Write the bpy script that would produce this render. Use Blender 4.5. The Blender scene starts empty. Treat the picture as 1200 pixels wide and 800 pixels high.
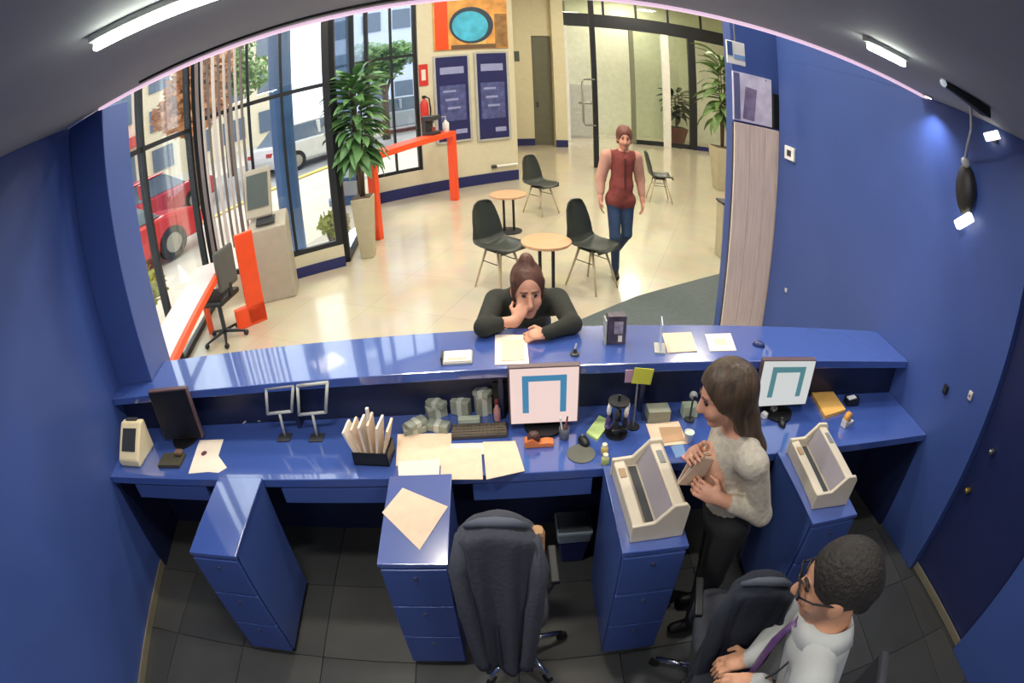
import bpy, bmesh, math, random
import numpy as np
from mathutils import Vector, Matrix, Euler
random.seed(7)
S = bpy.context.scene
COL = S.collection
PI = math.pi

# ------------------------------------------------------------------ camera (wide CCTV lens with barrel distortion)
CH, CYAW, CPIT, CROL, CF, CA, CCX, CCY = 2.2862, .0075, .6279, -.0442, 693.85, .2503, -7.68, 83.4
_fw = np.array([math.sin(CYAW)*math.cos(CPIT), math.cos(CYAW)*math.cos(CPIT), -math.sin(CPIT)])
_rt = np.array([math.cos(CYAW), -math.sin(CYAW), 0.]); _up = np.cross(_rt, _fw)
CR = np.array([math.cos(CROL)*_rt + math.sin(CROL)*_up, -math.sin(CROL)*_rt + math.cos(CROL)*_up, _fw])
CC = np.array([0, 0, CH])
cd = bpy.data.cameras.new('security_camera'); cam = bpy.data.objects.new('security_camera', cd); COL.objects.link(cam)
S.camera = cam
cam.matrix_world = Matrix(((CR[0][0], CR[1][0], -CR[2][0], 0), (CR[0][1], CR[1][1], -CR[2][1], 0), (CR[0][2], CR[1][2], -CR[2][2], CH), (0, 0, 0, 1)))
cd.type = 'PANO'; cd.sensor_width = 36; cd.clip_start = .01
cd.panorama_type = 'FISHEYE_LENS_POLYNOMIAL'; cd.fisheye_fov = PI
_k = 1200/36/CF
cd.fisheye_polynomial_k0 = 0; cd.fisheye_polynomial_k1 = -_k; cd.fisheye_polynomial_k2 = 0
cd.fisheye_polynomial_k3 = -CA*_k**3; cd.fisheye_polynomial_k4 = 0
cd.shift_x = -CCX/1200; cd.shift_y = CCY/800

def at(px, py, ax, v):
    """pixel of the 1200x800 photo -> point where its ray meets the plane ax = v"""
    x = px-600-CCX; y = 400+CCY-py; r = math.hypot(x, y)+1e-9; u = r/CF; th = u+CA*u**3
    d = CR.T @ np.array([math.sin(th)*x/r, math.sin(th)*y/r, math.cos(th)])
    k = 'xyz'.index(ax); t = (v-CC[k])/d[k]
    return Vector((CC+t*d).tolist())
def A(px, py, z=0.): return at(px, py, 'z', z)

# ------------------------------------------------------------------ world, view
S.view_settings.view_transform = 'Standard'; S.view_settings.look = 'None'
S.view_settings.gamma = 1; S.view_settings.use_curve_mapping = False
S.view_settings.exposure = EXPOSURE = 0.0
W = bpy.data.worlds.new('overcast_sky'); S.world = W; W.use_nodes = True
bg = W.node_tree.nodes['Background']; bg.inputs[0].default_value = (.84, .91, 1, 1); bg.inputs[1].default_value = 2.6
sun = bpy.data.lights.new('hazy_sun', 'SUN'); sun.energy = 2.5; sun.angle = .25; sun.color = (1, .95, .86)
so = bpy.data.objects.new('hazy_sun', sun); COL.objects.link(so); so.rotation_euler = (math.radians(40), 0, math.radians(200))
TW, LW = 22., 80.      # watts of one tube light in the staff area, of one lobby ceiling panel
def area(name, loc, sx, sy, power, col=(1, .96, .9), rot=(0, 0, 0)):
    l = bpy.data.lights.new(name, 'AREA'); l.shape = 'RECTANGLE'; l.size = sx; l.size_y = sy; l.energy = power; l.color = col
    o = bpy.data.objects.new(name, l); COL.objects.link(o); o.location = loc; o.rotation_euler = rot; return o

# ------------------------------------------------------------------ materials
def lin(c): return tuple((v/12.92 if v <= .04045 else ((v+.055)/1.055)**2.4) for v in [x/255 for x in c])
MATS = {}
def M(name, rgb=(128, 128, 128), rough=.5, metal=0., var=.06, scale=8., emit=0., bump=0., stretch=None, spec=.5, coat=0.):
    if name in MATS: return MATS[name]
    m = bpy.data.materials.new(name); m.use_nodes = True; nt = m.node_tree; b = nt.nodes['Principled BSDF']
    b.inputs['Roughness'].default_value = rough; b.inputs['Metallic'].default_value = metal
    b.inputs['Specular IOR Level'].default_value = spec
    b.inputs['Coat Weight'].default_value = coat; b.inputs['Coat Roughness'].default_value = .04; b.inputs['Coat IOR'].default_value = 2.0
    c = lin(rgb)
    tc = nt.nodes.new('ShaderNodeTexCoord'); mp = nt.nodes.new('ShaderNodeMapping'); nz = nt.nodes.new('ShaderNodeTexNoise')
    nz.inputs['Scale'].default_value = scale; nz.inputs['Detail'].default_value = 4
    if stretch: mp.inputs['Scale'].default_value = stretch
    rp = nt.nodes.new('ShaderNodeValToRGB')
    rp.color_ramp.elements[0].position = .3; rp.color_ramp.elements[1].position = .7
    rp.color_ramp.elements[0].color = tuple(max(0, v*(1-var)) for v in c)+(1,)
    rp.color_ramp.elements[1].color = tuple(min(1, v*(1+var)) for v in c)+(1,)
    L = nt.links.new
    L(tc.outputs['Object'], mp.inputs[0]); L(mp.outputs[0], nz.inputs['Vector']); L(nz.outputs['Fac'], rp.inputs[0]); L(rp.outputs[0], b.inputs['Base Color'])
    if emit:
        b.inputs['Emission Color'].default_value = c+(1,); b.inputs['Emission Strength'].default_value = emit
    if bump:
        bp = nt.nodes.new('ShaderNodeBump'); bp.inputs['Strength'].default_value = bump; bp.inputs['Distance'].default_value = .01
        L(nz.outputs['Fac'], bp.inputs['Height']); L(bp.outputs[0], b.inputs['Normal'])
    MATS[name] = m; return m
def screen_mat(name, rgb, e):
    m = M(name, rgb, .3, emit=e, var=.01); b = m.node_tree.nodes['Principled BSDF']
    m.node_tree.links.remove(b.inputs['Base Color'].links[0]); b.inputs['Base Color'].default_value = (.03, .03, .03, 1); return m
def glass_mat(name, tint=(1, 1, 1), refl=.06, rough=.02):
    if name in MATS: return MATS[name]
    m = bpy.data.materials.new(name); m.use_nodes = True; nt = m.node_tree; nt.nodes.clear()
    o = nt.nodes.new('ShaderNodeOutputMaterial'); mx = nt.nodes.new('ShaderNodeMixShader')
    t = nt.nodes.new('ShaderNodeBsdfTransparent'); t.inputs[0].default_value = tint+(1,)
    g = nt.nodes.new('ShaderNodeBsdfGlossy'); g.inputs['Roughness'].default_value = rough
    lw = nt.nodes.new('ShaderNodeLayerWeight'); lw.inputs[0].default_value = .25
    mr = nt.nodes.new('ShaderNodeMapRange'); mr.inputs['To Min'].default_value = refl; mr.inputs['To Max'].default_value = .6
    L = nt.links.new
    L(lw.outputs['Facing'], mr.inputs['Value']); mr.inputs['From Min'].default_value = .3
    L(mr.outputs[0], mx.inputs[0]); L(t.outputs[0], mx.inputs[1]); L(g.outputs[0], mx.inputs[2]); L(mx.outputs[0], o.inputs[0])
    MATS[name] = m; return m
def floor_mat(name, rgb, tile, rough, grout=.8, tone=.05):
    m = bpy.data.materials.new(name); m.use_nodes = True; nt = m.node_tree; b = nt.nodes['Principled BSDF']
    b.inputs['Roughness'].default_value = rough; c = lin(rgb); b.inputs['Coat Weight'].default_value = .6; b.inputs['Coat Roughness'].default_value = .12
    tc = nt.nodes.new('ShaderNodeTexCoord'); mp = nt.nodes.new('ShaderNodeMapping'); br = nt.nodes.new('ShaderNodeTexBrick')
    mp.inputs['Rotation'].default_value[2] = math.radians(25)
    br.offset = 0; br.inputs['Scale'].default_value = 1; br.inputs['Brick Width'].default_value = tile; br.inputs['Row Height'].default_value = tile
    br.inputs['Mortar Size'].default_value = .006; br.inputs['Mortar Smooth'].default_value = .2
    br.inputs['Color1'].default_value = tuple(v*(1-tone) for v in c)+(1,); br.inputs['Color2'].default_value = tuple(v*(1+tone) for v in c)+(1,)
    br.inputs['Mortar'].default_value = tuple(v*grout for v in c)+(1,)
    nz = nt.nodes.new('ShaderNodeTexNoise'); nz.inputs['Scale'].default_value = 3
    mx = nt.nodes.new('ShaderNodeMix'); mx.data_type = 'RGBA'; mx.blend_type = 'OVERLAY'; mx.inputs[0].default_value = .12
    L = nt.links.new
    L(tc.outputs['Object'], mp.inputs[0]); L(mp.outputs[0], br.inputs['Vector']); L(mp.outputs[0], nz.inputs['Vector'])
    L(br.outputs['Color'], mx.inputs[6]); L(nz.outputs['Color'], mx.inputs[7]); L(mx.outputs[2], b.inputs['Base Color'])
    MATS[name] = m; return m

BLUE = M('blue_laminate', (64, 86, 148), .38, var=.05, scale=2.5)
BLUEG = M('blue_gloss_laminate', (64, 89, 160), .16, var=.04, scale=2.5, spec=.8, coat=1.)
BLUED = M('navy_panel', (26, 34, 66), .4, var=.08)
NAVY = M('navy_paint', (34, 40, 96), .4)
CREAMW = M('cream_paint', (214, 206, 178), .7, var=.03)
CEIL = M('grey_ceiling_paint', (168, 170, 172), .75, var=.04, scale=2)
CEILW = M('white_ceiling_paint', (225, 222, 210), .8, var=.02)
DARKM = M('dark_metal_frame', (44, 46, 50), .45, .4)
BLACK = M('black_plastic', (20, 20, 22), .45)
DGREY = M('dark_grey_plastic', (52, 54, 58), .5)
GREY = M('grey_plastic', (128, 130, 128), .5)
LGREY = M('light_grey_plastic', (178, 178, 172), .5)
BEIGE = M('beige_plastic', (206, 194, 172), .5, var=.05)
WHITE = M('white_plastic', (232, 230, 224), .45)
PAPER = M('cream_paper', (224, 198, 170), .8, var=.06, scale=20)
PAPERW = M('white_paper', (230, 217, 200), .8, var=.03, scale=20)
ORANGE = M('orange_laminate', (246, 82, 36), .35, var=.05)
WOODT = M('pale_wood_top', (206, 160, 122), .4, var=.1, scale=6, stretch=(1, 8, 1))
WOODP = M('greyed_wood_board', (226, 204, 190), .55, var=.12, scale=5, stretch=(14, 14, .6))
STEEL = M('brushed_steel', (168, 168, 165), .3, .9)
CHROME = M('chrome', (205, 205, 208), .15, 1.)
GLASS = glass_mat('window_glass', (.97, .99, .98))
GLASSG = glass_mat('green_tint_glass', (.93, .96, .90), .05)
LEAF = M('plant_leaf', (96, 138, 84), .45, var=.3, scale=5)
LEAF2 = M('tree_leaf', (112, 148, 76), .6, var=.35, scale=2)
BARK = M('bark', (96, 80, 64), .8, var=.2)
TERRA = M('beige_planter', (186, 176, 146), .7, var=.06)

# ------------------------------------------------------------------ mesh builder
class MB:
    def __init__(s): s.v = []; s.f = []
    def add(s, vs, fs):
        o = len(s.v); s.v += [tuple(v) for v in vs]; s.f += [tuple(i+o for i in f) for f in fs]; return s
    def box(s, c, d, rot=None):
        c = Vector(c); h = Vector(d)/2; vs = []
        for x in (-1, 1):
            for y in (-1, 1):
                for z in (-1, 1):
                    v = Vector((x*h.x, y*h.y, z*h.z))
                    if rot is not None: v = rot @ v
                    vs.append(c+v)
        return s.add(vs, [(0, 1, 3, 2), (4, 6, 7, 5), (0, 4, 5, 1), (2, 3, 7, 6), (0, 2, 6, 4), (1, 5, 7, 3)])
    def prism(s, poly, z0, z1):
        n = len(poly)
        return s.add([(x, y, z0) for x, y in poly]+[(x, y, z1) for x, y in poly], [tuple(range(n-1, -1, -1)), tuple(range(n, 2*n))]+[(i, (i+1) % n, n+(i+1) % n, n+i) for i in range(n)])
    def prism_axis(s, poly, a, b, axis='y'):
        """2D polygon extruded along axis: 'y' -> poly is (x, z); 'x' -> poly is (y, z)"""
        n = len(poly)
        f = (lambda p, t: (p[0], t, p[1])) if axis == 'y' else (lambda p, t: (t, p[0], p[1]))
        return s.add([f(p, a) for p in poly]+[f(p, b) for p in poly], [tuple(range(n)), tuple(range(2*n-1, n-1, -1))]+[(i, n+i, n+(i+1) % n, (i+1) % n) for i in range(n)])
    def hull8(s, q0, q1):
        """two quads of four points joined to a solid"""
        return s.add(list(q0)+list(q1), [(3, 2, 1, 0), (4, 5, 6, 7)]+[(i, (i+1) % 4, 4+(i+1) % 4, 4+i) for i in range(4)])
    def cyl(s, a, b, r0, r1=None, n=12, cap=True):
        r1 = r0 if r1 is None else r1; a, b = Vector(a), Vector(b); d = (b-a).normalized()
        u = d.orthogonal().normalized(); w = d.cross(u); vs = []
        for p, r in ((a, r0), (b, r1)):
            vs += [p+r*(math.cos(2*PI*i/n)*u+math.sin(2*PI*i/n)*w) for i in range(n)]
        fs = [(i, (i+1) % n, n+(i+1) % n, n+i) for i in range(n)]
        if cap: fs += [tuple(range(n-1, -1, -1)), tuple(range(n, 2*n))]
        return s.add(vs, fs)
    def lathe(s, prof, n=20, c=(0, 0, 0), sx=1., sy=1.):
        vs = []; m = len(prof)
        for r, z in prof: vs += [(c[0]+sx*r*math.cos(2*PI*i/n), c[1]+sy*r*math.sin(2*PI*i/n), c[2]+z) for i in range(n)]
        fs = [(j*n+i, j*n+(i+1) % n, (j+1)*n+(i+1) % n, (j+1)*n+i) for j in range(m-1) for i in range(n)]
        return s.add(vs, fs+[tuple(range(n-1, -1, -1)), tuple((m-1)*n+i for i in range(n))])
    def tube(s, pts, r, n=8):
        pts = [Vector(p) for p in pts]
        rr = r if isinstance(r, (list, tuple)) else [r]*len(pts)
        up = Vector((0, 0, 1)); vs = []
        for i, p in enumerate(pts):
            d = (pts[min(i+1, len(pts)-1)]-pts[max(i-1, 0)]).normalized()
            u = d.cross(up); u = d.orthogonal() if u.length < .05 else u; u.normalize(); w = d.cross(u)
            vs += [p+rr[i]*(math.cos(2*PI*k/n)*u+math.sin(2*PI*k/n)*w) for k in range(n)]
        m = len(pts)
        fs = [(j*n+i, j*n+(i+1) % n, (j+1)*n+(i+1) % n, (j+1)*n+i) for j in range(m-1) for i in range(n)]
        return s.add(vs, fs+[tuple(range(n-1, -1, -1)), tuple((m-1)*n+i for i in range(n))])
    def sphere(s, c, r, n=14, m=9):
        r = (r, r, r) if not isinstance(r, (tuple, list)) else r; vs = [(c[0], c[1], c[2]-r[2])]
        for j in range(1, m):
            t = -PI/2+PI*j/m
            vs += [(c[0]+r[0]*math.cos(t)*math.cos(2*PI*i/n), c[1]+r[1]*math.cos(t)*math.sin(2*PI*i/n), c[2]+r[2]*math.sin(t)) for i in range(n)]
        vs.append((c[0], c[1], c[2]+r[2])); e = len(vs)-1
        fs = [(0, 1+(i+1) % n, 1+i) for i in range(n)]
        fs += [(1+j*n+i, 1+j*n+(i+1) % n, 1+(j+1)*n+(i+1) % n, 1+(j+1)*n+i) for j in range(m-2) for i in range(n)]
        fs += [(e, 1+(m-2)*n+i, 1+(m-2)*n+(i+1) % n) for i in range(n)]
        return s.add(vs, fs)
    def grid(s, fn, nu, nv):
        vs = [fn(u/(nu-1), v/(nv-1)) for u in range(nu) for v in range(nv)]
        return s.add(vs, [(u*nv+v, (u+1)*nv+v, (u+1)*nv+v+1, u*nv+v+1) for u in range(nu-1) for v in range(nv-1)])
    def mesh(s, name):
        me = bpy.data.meshes.new(name); me.from_pydata(s.v, [], s.f); bm = bmesh.new(); bm.from_mesh(me)
        bmesh.ops.recalc_face_normals(bm, faces=bm.faces); bm.to_mesh(me); bm.free(); return me
    def build(s, name, mat, parent=None, smooth=False, bevel=0., solid=0., loc=None, rz=0., sub=0):
        me = s.mesh(name); me.materials.append(mat); o = bpy.data.objects.new(name, me); COL.objects.link(o)
        if smooth:
            for p in me.polygons: p.use_smooth = True
        if solid: md = o.modifiers.new('thick', 'SOLIDIFY'); md.thickness = solid; md.offset = 0
        if sub: md = o.modifiers.new('sub', 'SUBSURF'); md.levels = sub; md.render_levels = sub
        if bevel: md = o.modifiers.new('bevel', 'BEVEL'); md.width = bevel; md.segments = 2; md.limit_method = 'ANGLE'
        if parent is not None: o.parent = parent
        if loc is not None: o.location = loc
        o.rotation_euler[2] = rz
        return o
def tag(o, label=None, cat=None, group=None, kind=None):
    if label: o['label'] = label
    if cat: o['category'] = cat
    if group: o['group'] = group
    if kind: o['kind'] = kind
    return o
def thing(name, label, cat, loc=(0, 0, 0), rz=0., group=None):
    o = bpy.data.objects.new(name, None); COL.objects.link(o); o.location = loc; o.rotation_euler[2] = rz; o.empty_display_size = .1
    return tag(o, label, cat, group)
def struct(o): o['kind'] = 'structure'; return o
def copy_tree(o, parent=None, loc=None, rz=None, label=None):
    c = o.copy(); COL.objects.link(c)
    if parent is not None: c.parent = parent
    if loc is not None: c.location = loc
    if rz is not None: c.rotation_euler[2] = rz
    if label: c['label'] = label
    for ch in list(o.children): copy_tree(ch, c)
    return c
def linked(name, me, parent, loc=(0, 0, 0), rot=(0, 0, 0), sc=(1, 1, 1)):
    o = bpy.data.objects.new(name, me); COL.objects.link(o); o.parent = parent; o.location = loc; o.rotation_euler = rot; o.scale = sc; return o
def Rz(a): return Matrix.Rotation(a, 3, 'Z')

# ================================================================== SETTING
SK = .1355
def XL(y): return -2.15+SK*(2-y)
def XR(y): return 2.3477+SK*(2-y)
def XP(y): return -1.8563+SK*(2-y)
ZC, YC, ZLOB = 2.65, 2.19, 5.2
DK, SH, PD = .75, 1.02, .77           # desk, shelf and pedestal heights
YB = -1.3                             # wall behind the camera

fl = struct(MB().prism([(XL(YB)-.1, YB-.1), (XR(YB)+.1, YB-.1), (XR(2.25)+.1, 2.25), (XL(2.25)-.1, 2.25)], -.15, -.012).build('floor', M('dark_grout', (54, 54, 53), .8)))
T = .46
tm = [M('charcoal_floor_tile_%s' % n, c, .42, var=.1, scale=5) for n, c in (('a', (66, 66, 64)), ('b', (72, 71, 68)), ('c', (61, 62, 61)))]
for i in range(-6, 8):
    for j in range(-3, 6):
        x0, x1, y0, y1 = i*T+.02, (i+1)*T-.004+.02, j*T-.12, (j+1)*T-.004-.12
        y0 = max(y0, YB+.002); y1 = min(y1, 2.2)
        if y1-y0 < .05: continue
        cl = lambda x, y: min(max(x, XL(y)+.003), XR(y)-.003)
        q = [(cl(x0, y0), y0), (cl(x1, y0), y0), (cl(x1, y1), y1), (cl(x0, y1), y1)]
        if q[1][0]-q[0][0] < .03 and q[2][0]-q[3][0] < .03: continue
        MB().prism(q, -.0118, 0).build('floor_tile', tm[(i*7+j*5) % 3], fl)

LOBF = [(-2.80, 2.26), (-3.36, 5.62), (-1.78, 6.28), (-1.93, 9.11), (.5, 10.26), (.5, 19.2), (9.6, 19.2), (9.6, 2.26)]
struct(MB().prism(LOBF, -.15, 0).build('floor_lobby', floor_mat('lobby_porcelain', (190, 180, 157), .8, .2, .88, .02)))
struct(MB().prism([(XL(YB)-.1, YB-.1), (XR(YB)+.1, YB-.1), (XR(YC)+.1, YC), (XL(YC)-.1, YC)], ZC, ZC+.12).build('ceiling', CEIL))
struct(MB().prism([(XL(YC)-1.4, YC-.14), (9.6, YC-.14), (9.6, YC), (XL(YC)-1.4, YC)], ZC+.1201, ZLOB).build('wall_bulkhead', CEIL))
struct(MB().prism([(-3.6, 2.05), (9.7, 2.05), (9.7, 19.3), (.4, 19.3), (.4, 10.3), (-2.1, 9.2), (-1.95, 6.3), (-3.6, 5.7)], ZLOB, ZLOB+.12).build('ceiling_lobby', CEILW))
# left wall and its pier by the counter
struct(MB().prism([(XL(YB), YB), (XL(YB)-.12, YB), (XL(2.5)-.12, 2.5), (XL(2.5), 2.5)], 0, ZC-.001).build('wall_left', BLUE))
struct(MB().prism([(XL(YC)+.001, YC), (XP(YC), YC), (XP(2.4986), 2.4986), (XL(2.4986)+.001, 2.4986)], 0, ZC-.0005).build('wall_left_pier', BLUE, bevel=.006))
struct(MB().prism([(XL(2.4)-.13, 2.36), (XL(2.4)-.13, 2.49), (-2.82, 2.49), (-2.82, 2.36)], 0, ZLOB-.001).build('wall_front_stub', BLUE))
# right wall with the door recess
d0, d1, dt = .60, 1.325, 2.12
def rw(y0, y1, z0, z1, name, th=.14, off=0.):
    return struct(MB().prism([(XR(y0)+off, y0), (XR(y0)+th, y0), (XR(y1)+th, y1), (XR(y1)+off, y1)], z0, z1).build(name, BLUE))
rw(YB, d0, 0, ZC-.001, 'wall_right_near'); rw(d1, 3.70, 0, ZC-.001, 'wall_right'); rw(d0+.001, d1-.001, dt, ZC-.001, 'wall_right_lintel')
rw(YC+.02, 3.70, ZC, ZLOB-.001, 'wall_right_upper')
o = struct(MB().prism([(XR(d0)+.06, d0+.002), (XR(d0)+.10, d0+.002), (XR(d1)+.10, d1-.002), (XR(d1)+.06, d1-.002)], .004, dt-.004).build('door_1', M('navy_door_paint', (34, 42, 84), .35), bevel=.003))
for n, yy, z, m in (('door_lock', 1.20, 1.02, STEEL), ('door_handle', 1.24, .72, M('brass', (180, 150, 80), .3, .8))):
    MB().cyl((XR(yy)+.06, yy, z), (XR(yy)+.02, yy, z), .016, n=12).sphere((XR(yy)+.015, yy, z), .018).build(n, m, o, smooth=True)
struct(MB().prism([(XL(YB), YB-.12), (XR(YB), YB-.12), (XR(YB), YB), (XL(YB), YB)], 0, ZC-.001).build('wall_back', BLUE))
GOLD = M('anodised_skirting', (168, 158, 132), .4, .5)
struct(MB().prism([(XL(YB)+.002, YB+.01), (XL(YB)+.013, YB+.01), (XL(1.95)+.013, 1.95), (XL(1.95)+.002, 1.95)], .001, .055).build('baseboard_left', GOLD))
struct(MB().prism([(XR(d0)+.05, d0+.01), (XR(d0)+.037, d0+.01), (XR(d1)+.037, d1-.01), (XR(d1)+.05, d1-.01)], .001, .055).build('baseboard_right', GOLD))
# dark shadow-gap profile in the ceiling behind the light strip
struct(MB().box((-.72, 2.02, ZC-.006), (1.5, .03, .012)).build('trim_1', BLACK))

# blue return wall carrying the wood panel
struct(MB().box((1.968, 3.86, ZLOB/2), (.425, .14, ZLOB-.004)).build('wall_right_return', BLUE))
# lobby shell beyond the counter
struct(MB().prism([(2.26, 3.70), (9.6, 3.70), (9.6, 3.58), (2.28, 3.58)], 0, ZLOB-.001).build('wall_lobby_near', BLUE))
struct(MB().prism([(9.5, 3.71), (9.62, 3.71), (9.62, 19.2), (9.5, 19.2)], 0, ZLOB-.001).build('wall_lobby_right', CREAMW))
struct(MB().prism([(.6, 19.1), (9.49, 19.1), (9.49, 19.2), (.6, 19.2)], 0, ZLOB-.001).build('wall_lobby_back', CREAMW))
Bp, Bq, Br = Vector((-1.9, 9.09, 0)), Vector((-1.1, 9.47, 0)), Vector((.5, 10.23, 0))
bn = Vector((-(Br-Bp).y, (Br-Bp).x, 0)).normalized()
def slab(a, b, n, th, z0, z1, name, mat, bevel=0):
    a, b = Vector(a), Vector(b)
    return struct(MB().prism([(a.x, a.y), (b.x, b.y), ((b+n*th).x, (b+n*th).y), ((a+n*th).x, (a+n*th).y)], z0, z1).build(name, mat, bevel=bevel))
slab(Bq, Br, bn, .15, 0, ZLOB-.001, 'wall_poster', CREAMW)
slab(Bp, Bq-(Br-Bp).normalized()*.001, bn, .15, 0, .46, 'wall_poster_sill', CREAMW)
slab(Bp-bn*.0005, Br-bn*.0005, -bn, .015, .001, .20, 'baseboard_poster', NAVY)
struct(MB().prism([(.5, 10.24), (.5, 14.72), (.36, 14.72), (.36, 10.39)], 0, ZLOB-.001).build('wall_passage', CREAMW))
YW = 14.6
def zat(px, py, y): return at(px, py, 'y', y).z
def xat(px, py, y): return at(px, py, 'y', y).x
dl, dr, dtp = xat(625, 110, YW), xat(648, 110, YW), zat(636, 42, YW)
struct(MB().box(((.501+dl)/2, YW+.06, ZLOB/2), (dl-.501, .12, ZLOB-.004)).build('wall_passage_end', CREAMW))
struct(MB().box(((dl+dr)/2, YW+.06, (dtp+ZLOB)/2), (dr-dl-.002, .12, ZLOB-dtp-.004)).build('wall_passage_lintel', CREAMW))
o = struct(MB().box(((dl+dr)/2, YW+.09, dtp/2), (dr-dl-.01, .05, dtp-.008)).build('door_2', M('grey_door_paint', (104, 104, 88), .5)))
MB().box((dl+.10, YW+.05, dtp*.36), (.05, .03, .16)).build('door_handle', DGREY, o)
pr0 = xat(662, 110, YW)
struct(MB().box(((dr+pr0)/2+.001, YW-.1, ZLOB/2), (pr0-dr, .44, ZLOB-.004)).build('wall_passage_pier', CREAMW))
for k, (xa, xb, yy, dy) in enumerate(((.502, dl, YW-.012, .02), (dr+.003, pr0, YW-.333, .02))):
    struct(MB().box(((xa+xb)/2, yy, .10), (xb-xa, dy, .20)).build('baseboard_passage', NAVY))

def window(name, p0, p1, z0, z1, mull, trans, post=.05, depth=.06, glass=GLASS, mat=DARKM):
    """frame along p0-p1; mull = [(fraction, width)], trans = heights"""
    p0, p1 = Vector(p0), Vector(p1); L = (p1-p0).length; a = math.atan2((p1-p0).y, (p1-p0).x)
    w = bpy.data.objects.new(name, None); COL.objects.link(w); w.location = p0; w.rotation_euler[2] = a; struct(w)
    MB().box((L/2, 0, z0+.03), (L, depth, .06)).box((L/2, 0, z1-.03), (L, depth, .06)).build('window_frame', mat, w)
    zs = [z0+.06]+[t for t in trans]+[z1-.06]
    xs = [m[0]*L for m in mull]
    for f, wd in mull: MB().box((min(max(f*L, wd/2), L-wd/2), 0, (z0+z1)/2), (wd, depth*1.2, z1-z0-.002)).build('mullion', mat, w)
    for i in range(len(mull)-1):
        x0 = xs[i]+(mull[i][1] if i == 0 and mull[i][0] == 0 else mull[i][1]/2); x1 = xs[i+1]-(mull[i+1][1] if mull[i+1][0] == 1 else mull[i+1][1]/2)
        for t in trans: MB().box(((x0+x1)/2, 0, t), (x1-x0, depth*.9, .055)).build('transom', mat, w)
        for j in range(len(zs)-1):
            MB().box(((x0+x1)/2, 0, (zs[j]+zs[j+1])/2), (x1-x0, .01, zs[j+1]-zs[j]-(.05 if trans else 0))).build('pane', glass, w)
    return w
window('window_1', (-2.80, 2.50, 0), (-3.32, 5.58, 0), 0, ZLOB, [(0, .05), (.55, .06), (1, .06)], [2.30])
FA0, FA1 = Vector((-3.3, 5.66, 0)), Vector((-1.75, 6.26, 0)); fan = Vector((-(FA1-FA0).y, (FA1-FA0).x, 0)).normalized()
window('window_2', FA0+Vector((0, 0, 0)), FA1, .28, ZLOB, [(0, .13), (.42, .035), (.66, .035), (1, .08)], [2.38])
slab(FA0+fan*-.04, FA1+fan*-.04, fan, .12, 0, .279, 'wall_sill', CREAMW)
slab(FA0+(FA1-FA0)*.35-fan*.041, FA1-fan*.041, -fan, .015, .001, .13, 'baseboard_sill', NAVY)
window('window_3', (-1.74, 6.34, 0), (-1.88, 9.05, 0), 0, ZLOB, [(0, .07), (.5, .05), (1, .07)], [2.38])
window('window_4', Bp+bn*.08, Bq+bn*.08, .46, ZLOB, [(0, .06), (.50, .03), (1, .06)], [2.72])

# vertical blind hanging inside the glass beside the thick corner post
vb = thing('vertical_blind', 'grey vertical blind gathered at the corner of the glass wall', 'blind', FA0-fan*.10+Vector((0, 0, 0)), math.atan2((FA1-FA0).y, (FA1-FA0).x))
MB().box((.36, 0, 4.9), (.66, .05, .06)).build('head_rail', WHITE, vb)
sm_ = [MB().box((0, 0, 2.75), (.045, .006, 4.2)).mesh('slat') for _ in range(2)]
for m_, c_ in zip(sm_, (M('grey_blind', (120, 112, 112), .8), M('pale_blind', (206, 198, 196), .8))): m_.materials.append(c_)
for k in range(9): linked('slat', sm_[k % 2], vb, (.08+k*.068, 0, 0), (0, 0, math.radians(55 if k % 3 else 20)))

# glazed partition at the far end of the lobby
YG = 15.5
gx0, gx1 = pr0+.01, 9.45
hz = lambda px, py: zat(px, py, YG)
hd0, hd1 = hz(700, 32), hz(700, 17)
pw = bpy.data.objects.new('window_5', None); COL.objects.link(pw); pw.location = (0, YG, 0); struct(pw)
MB().box(((gx0+gx1)/2, 0, (hd0+hd1)/2), (gx1-gx0, .12, hd1-hd0)).build('header_beam', DARKM, pw)
posts = [(xat(664, 90, YG), .10, WHITE), (xat(741, 90, YG), .12, M('grey_green_frame', (116, 120, 100), .5)), (xat(780, 90, YG), .22, WHITE), (xat(811, 90, YG), .22, DARKM), (xat(868, 90, YG), .15, WHITE), (gx1-.05, .1, DARKM)]
for x, w_, m_ in posts: MB().box((x, -.02, hd0/2), (w_, .10, hd0-.002)).build('post', m_, pw)
for i in range(len(posts)-1):
    a_, b_ = posts[i][0]+posts[i][1]/2, posts[i+1][0]-posts[i+1][1]/2
    if i != 0: MB().box(((a_+b_)/2, 0, .07), (b_-a_, .06, .138)).build('bottom_rail', DARKM if i < 3 else NAVY, pw)
    if i not in (0, 3): MB().box(((a_+b_)/2, 0, (hd0+.14)/2), (b_-a_, .012, hd0-.144)).build('pane', GLASSG, pw)
ups = [gx0]+[xat(px, 8, YG) for px in (705, 743, 780, 818)]+[xat(850, 30, YG), gx1]
for i in range(len(ups)-1):
    MB().box((ups[i]+.03, 0, (hd1+ZLOB)/2), (.06, .06, ZLOB-hd1-.006)).build('upper_mullion', DARKM, pw)
    MB().box(((ups[i]+ups[i+1])/2+.03, 0, (hd1+ZLOB)/2), (ups[i+1]-ups[i]-.064, .012, ZLOB-hd1-.006)).build('pane', GLASSG, pw)
pb = A(699, 196)
struct(MB().box((pb.x, pb.y, 2.2), (.10, .10, 4.398)).build('trim_2', DARKM))
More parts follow.
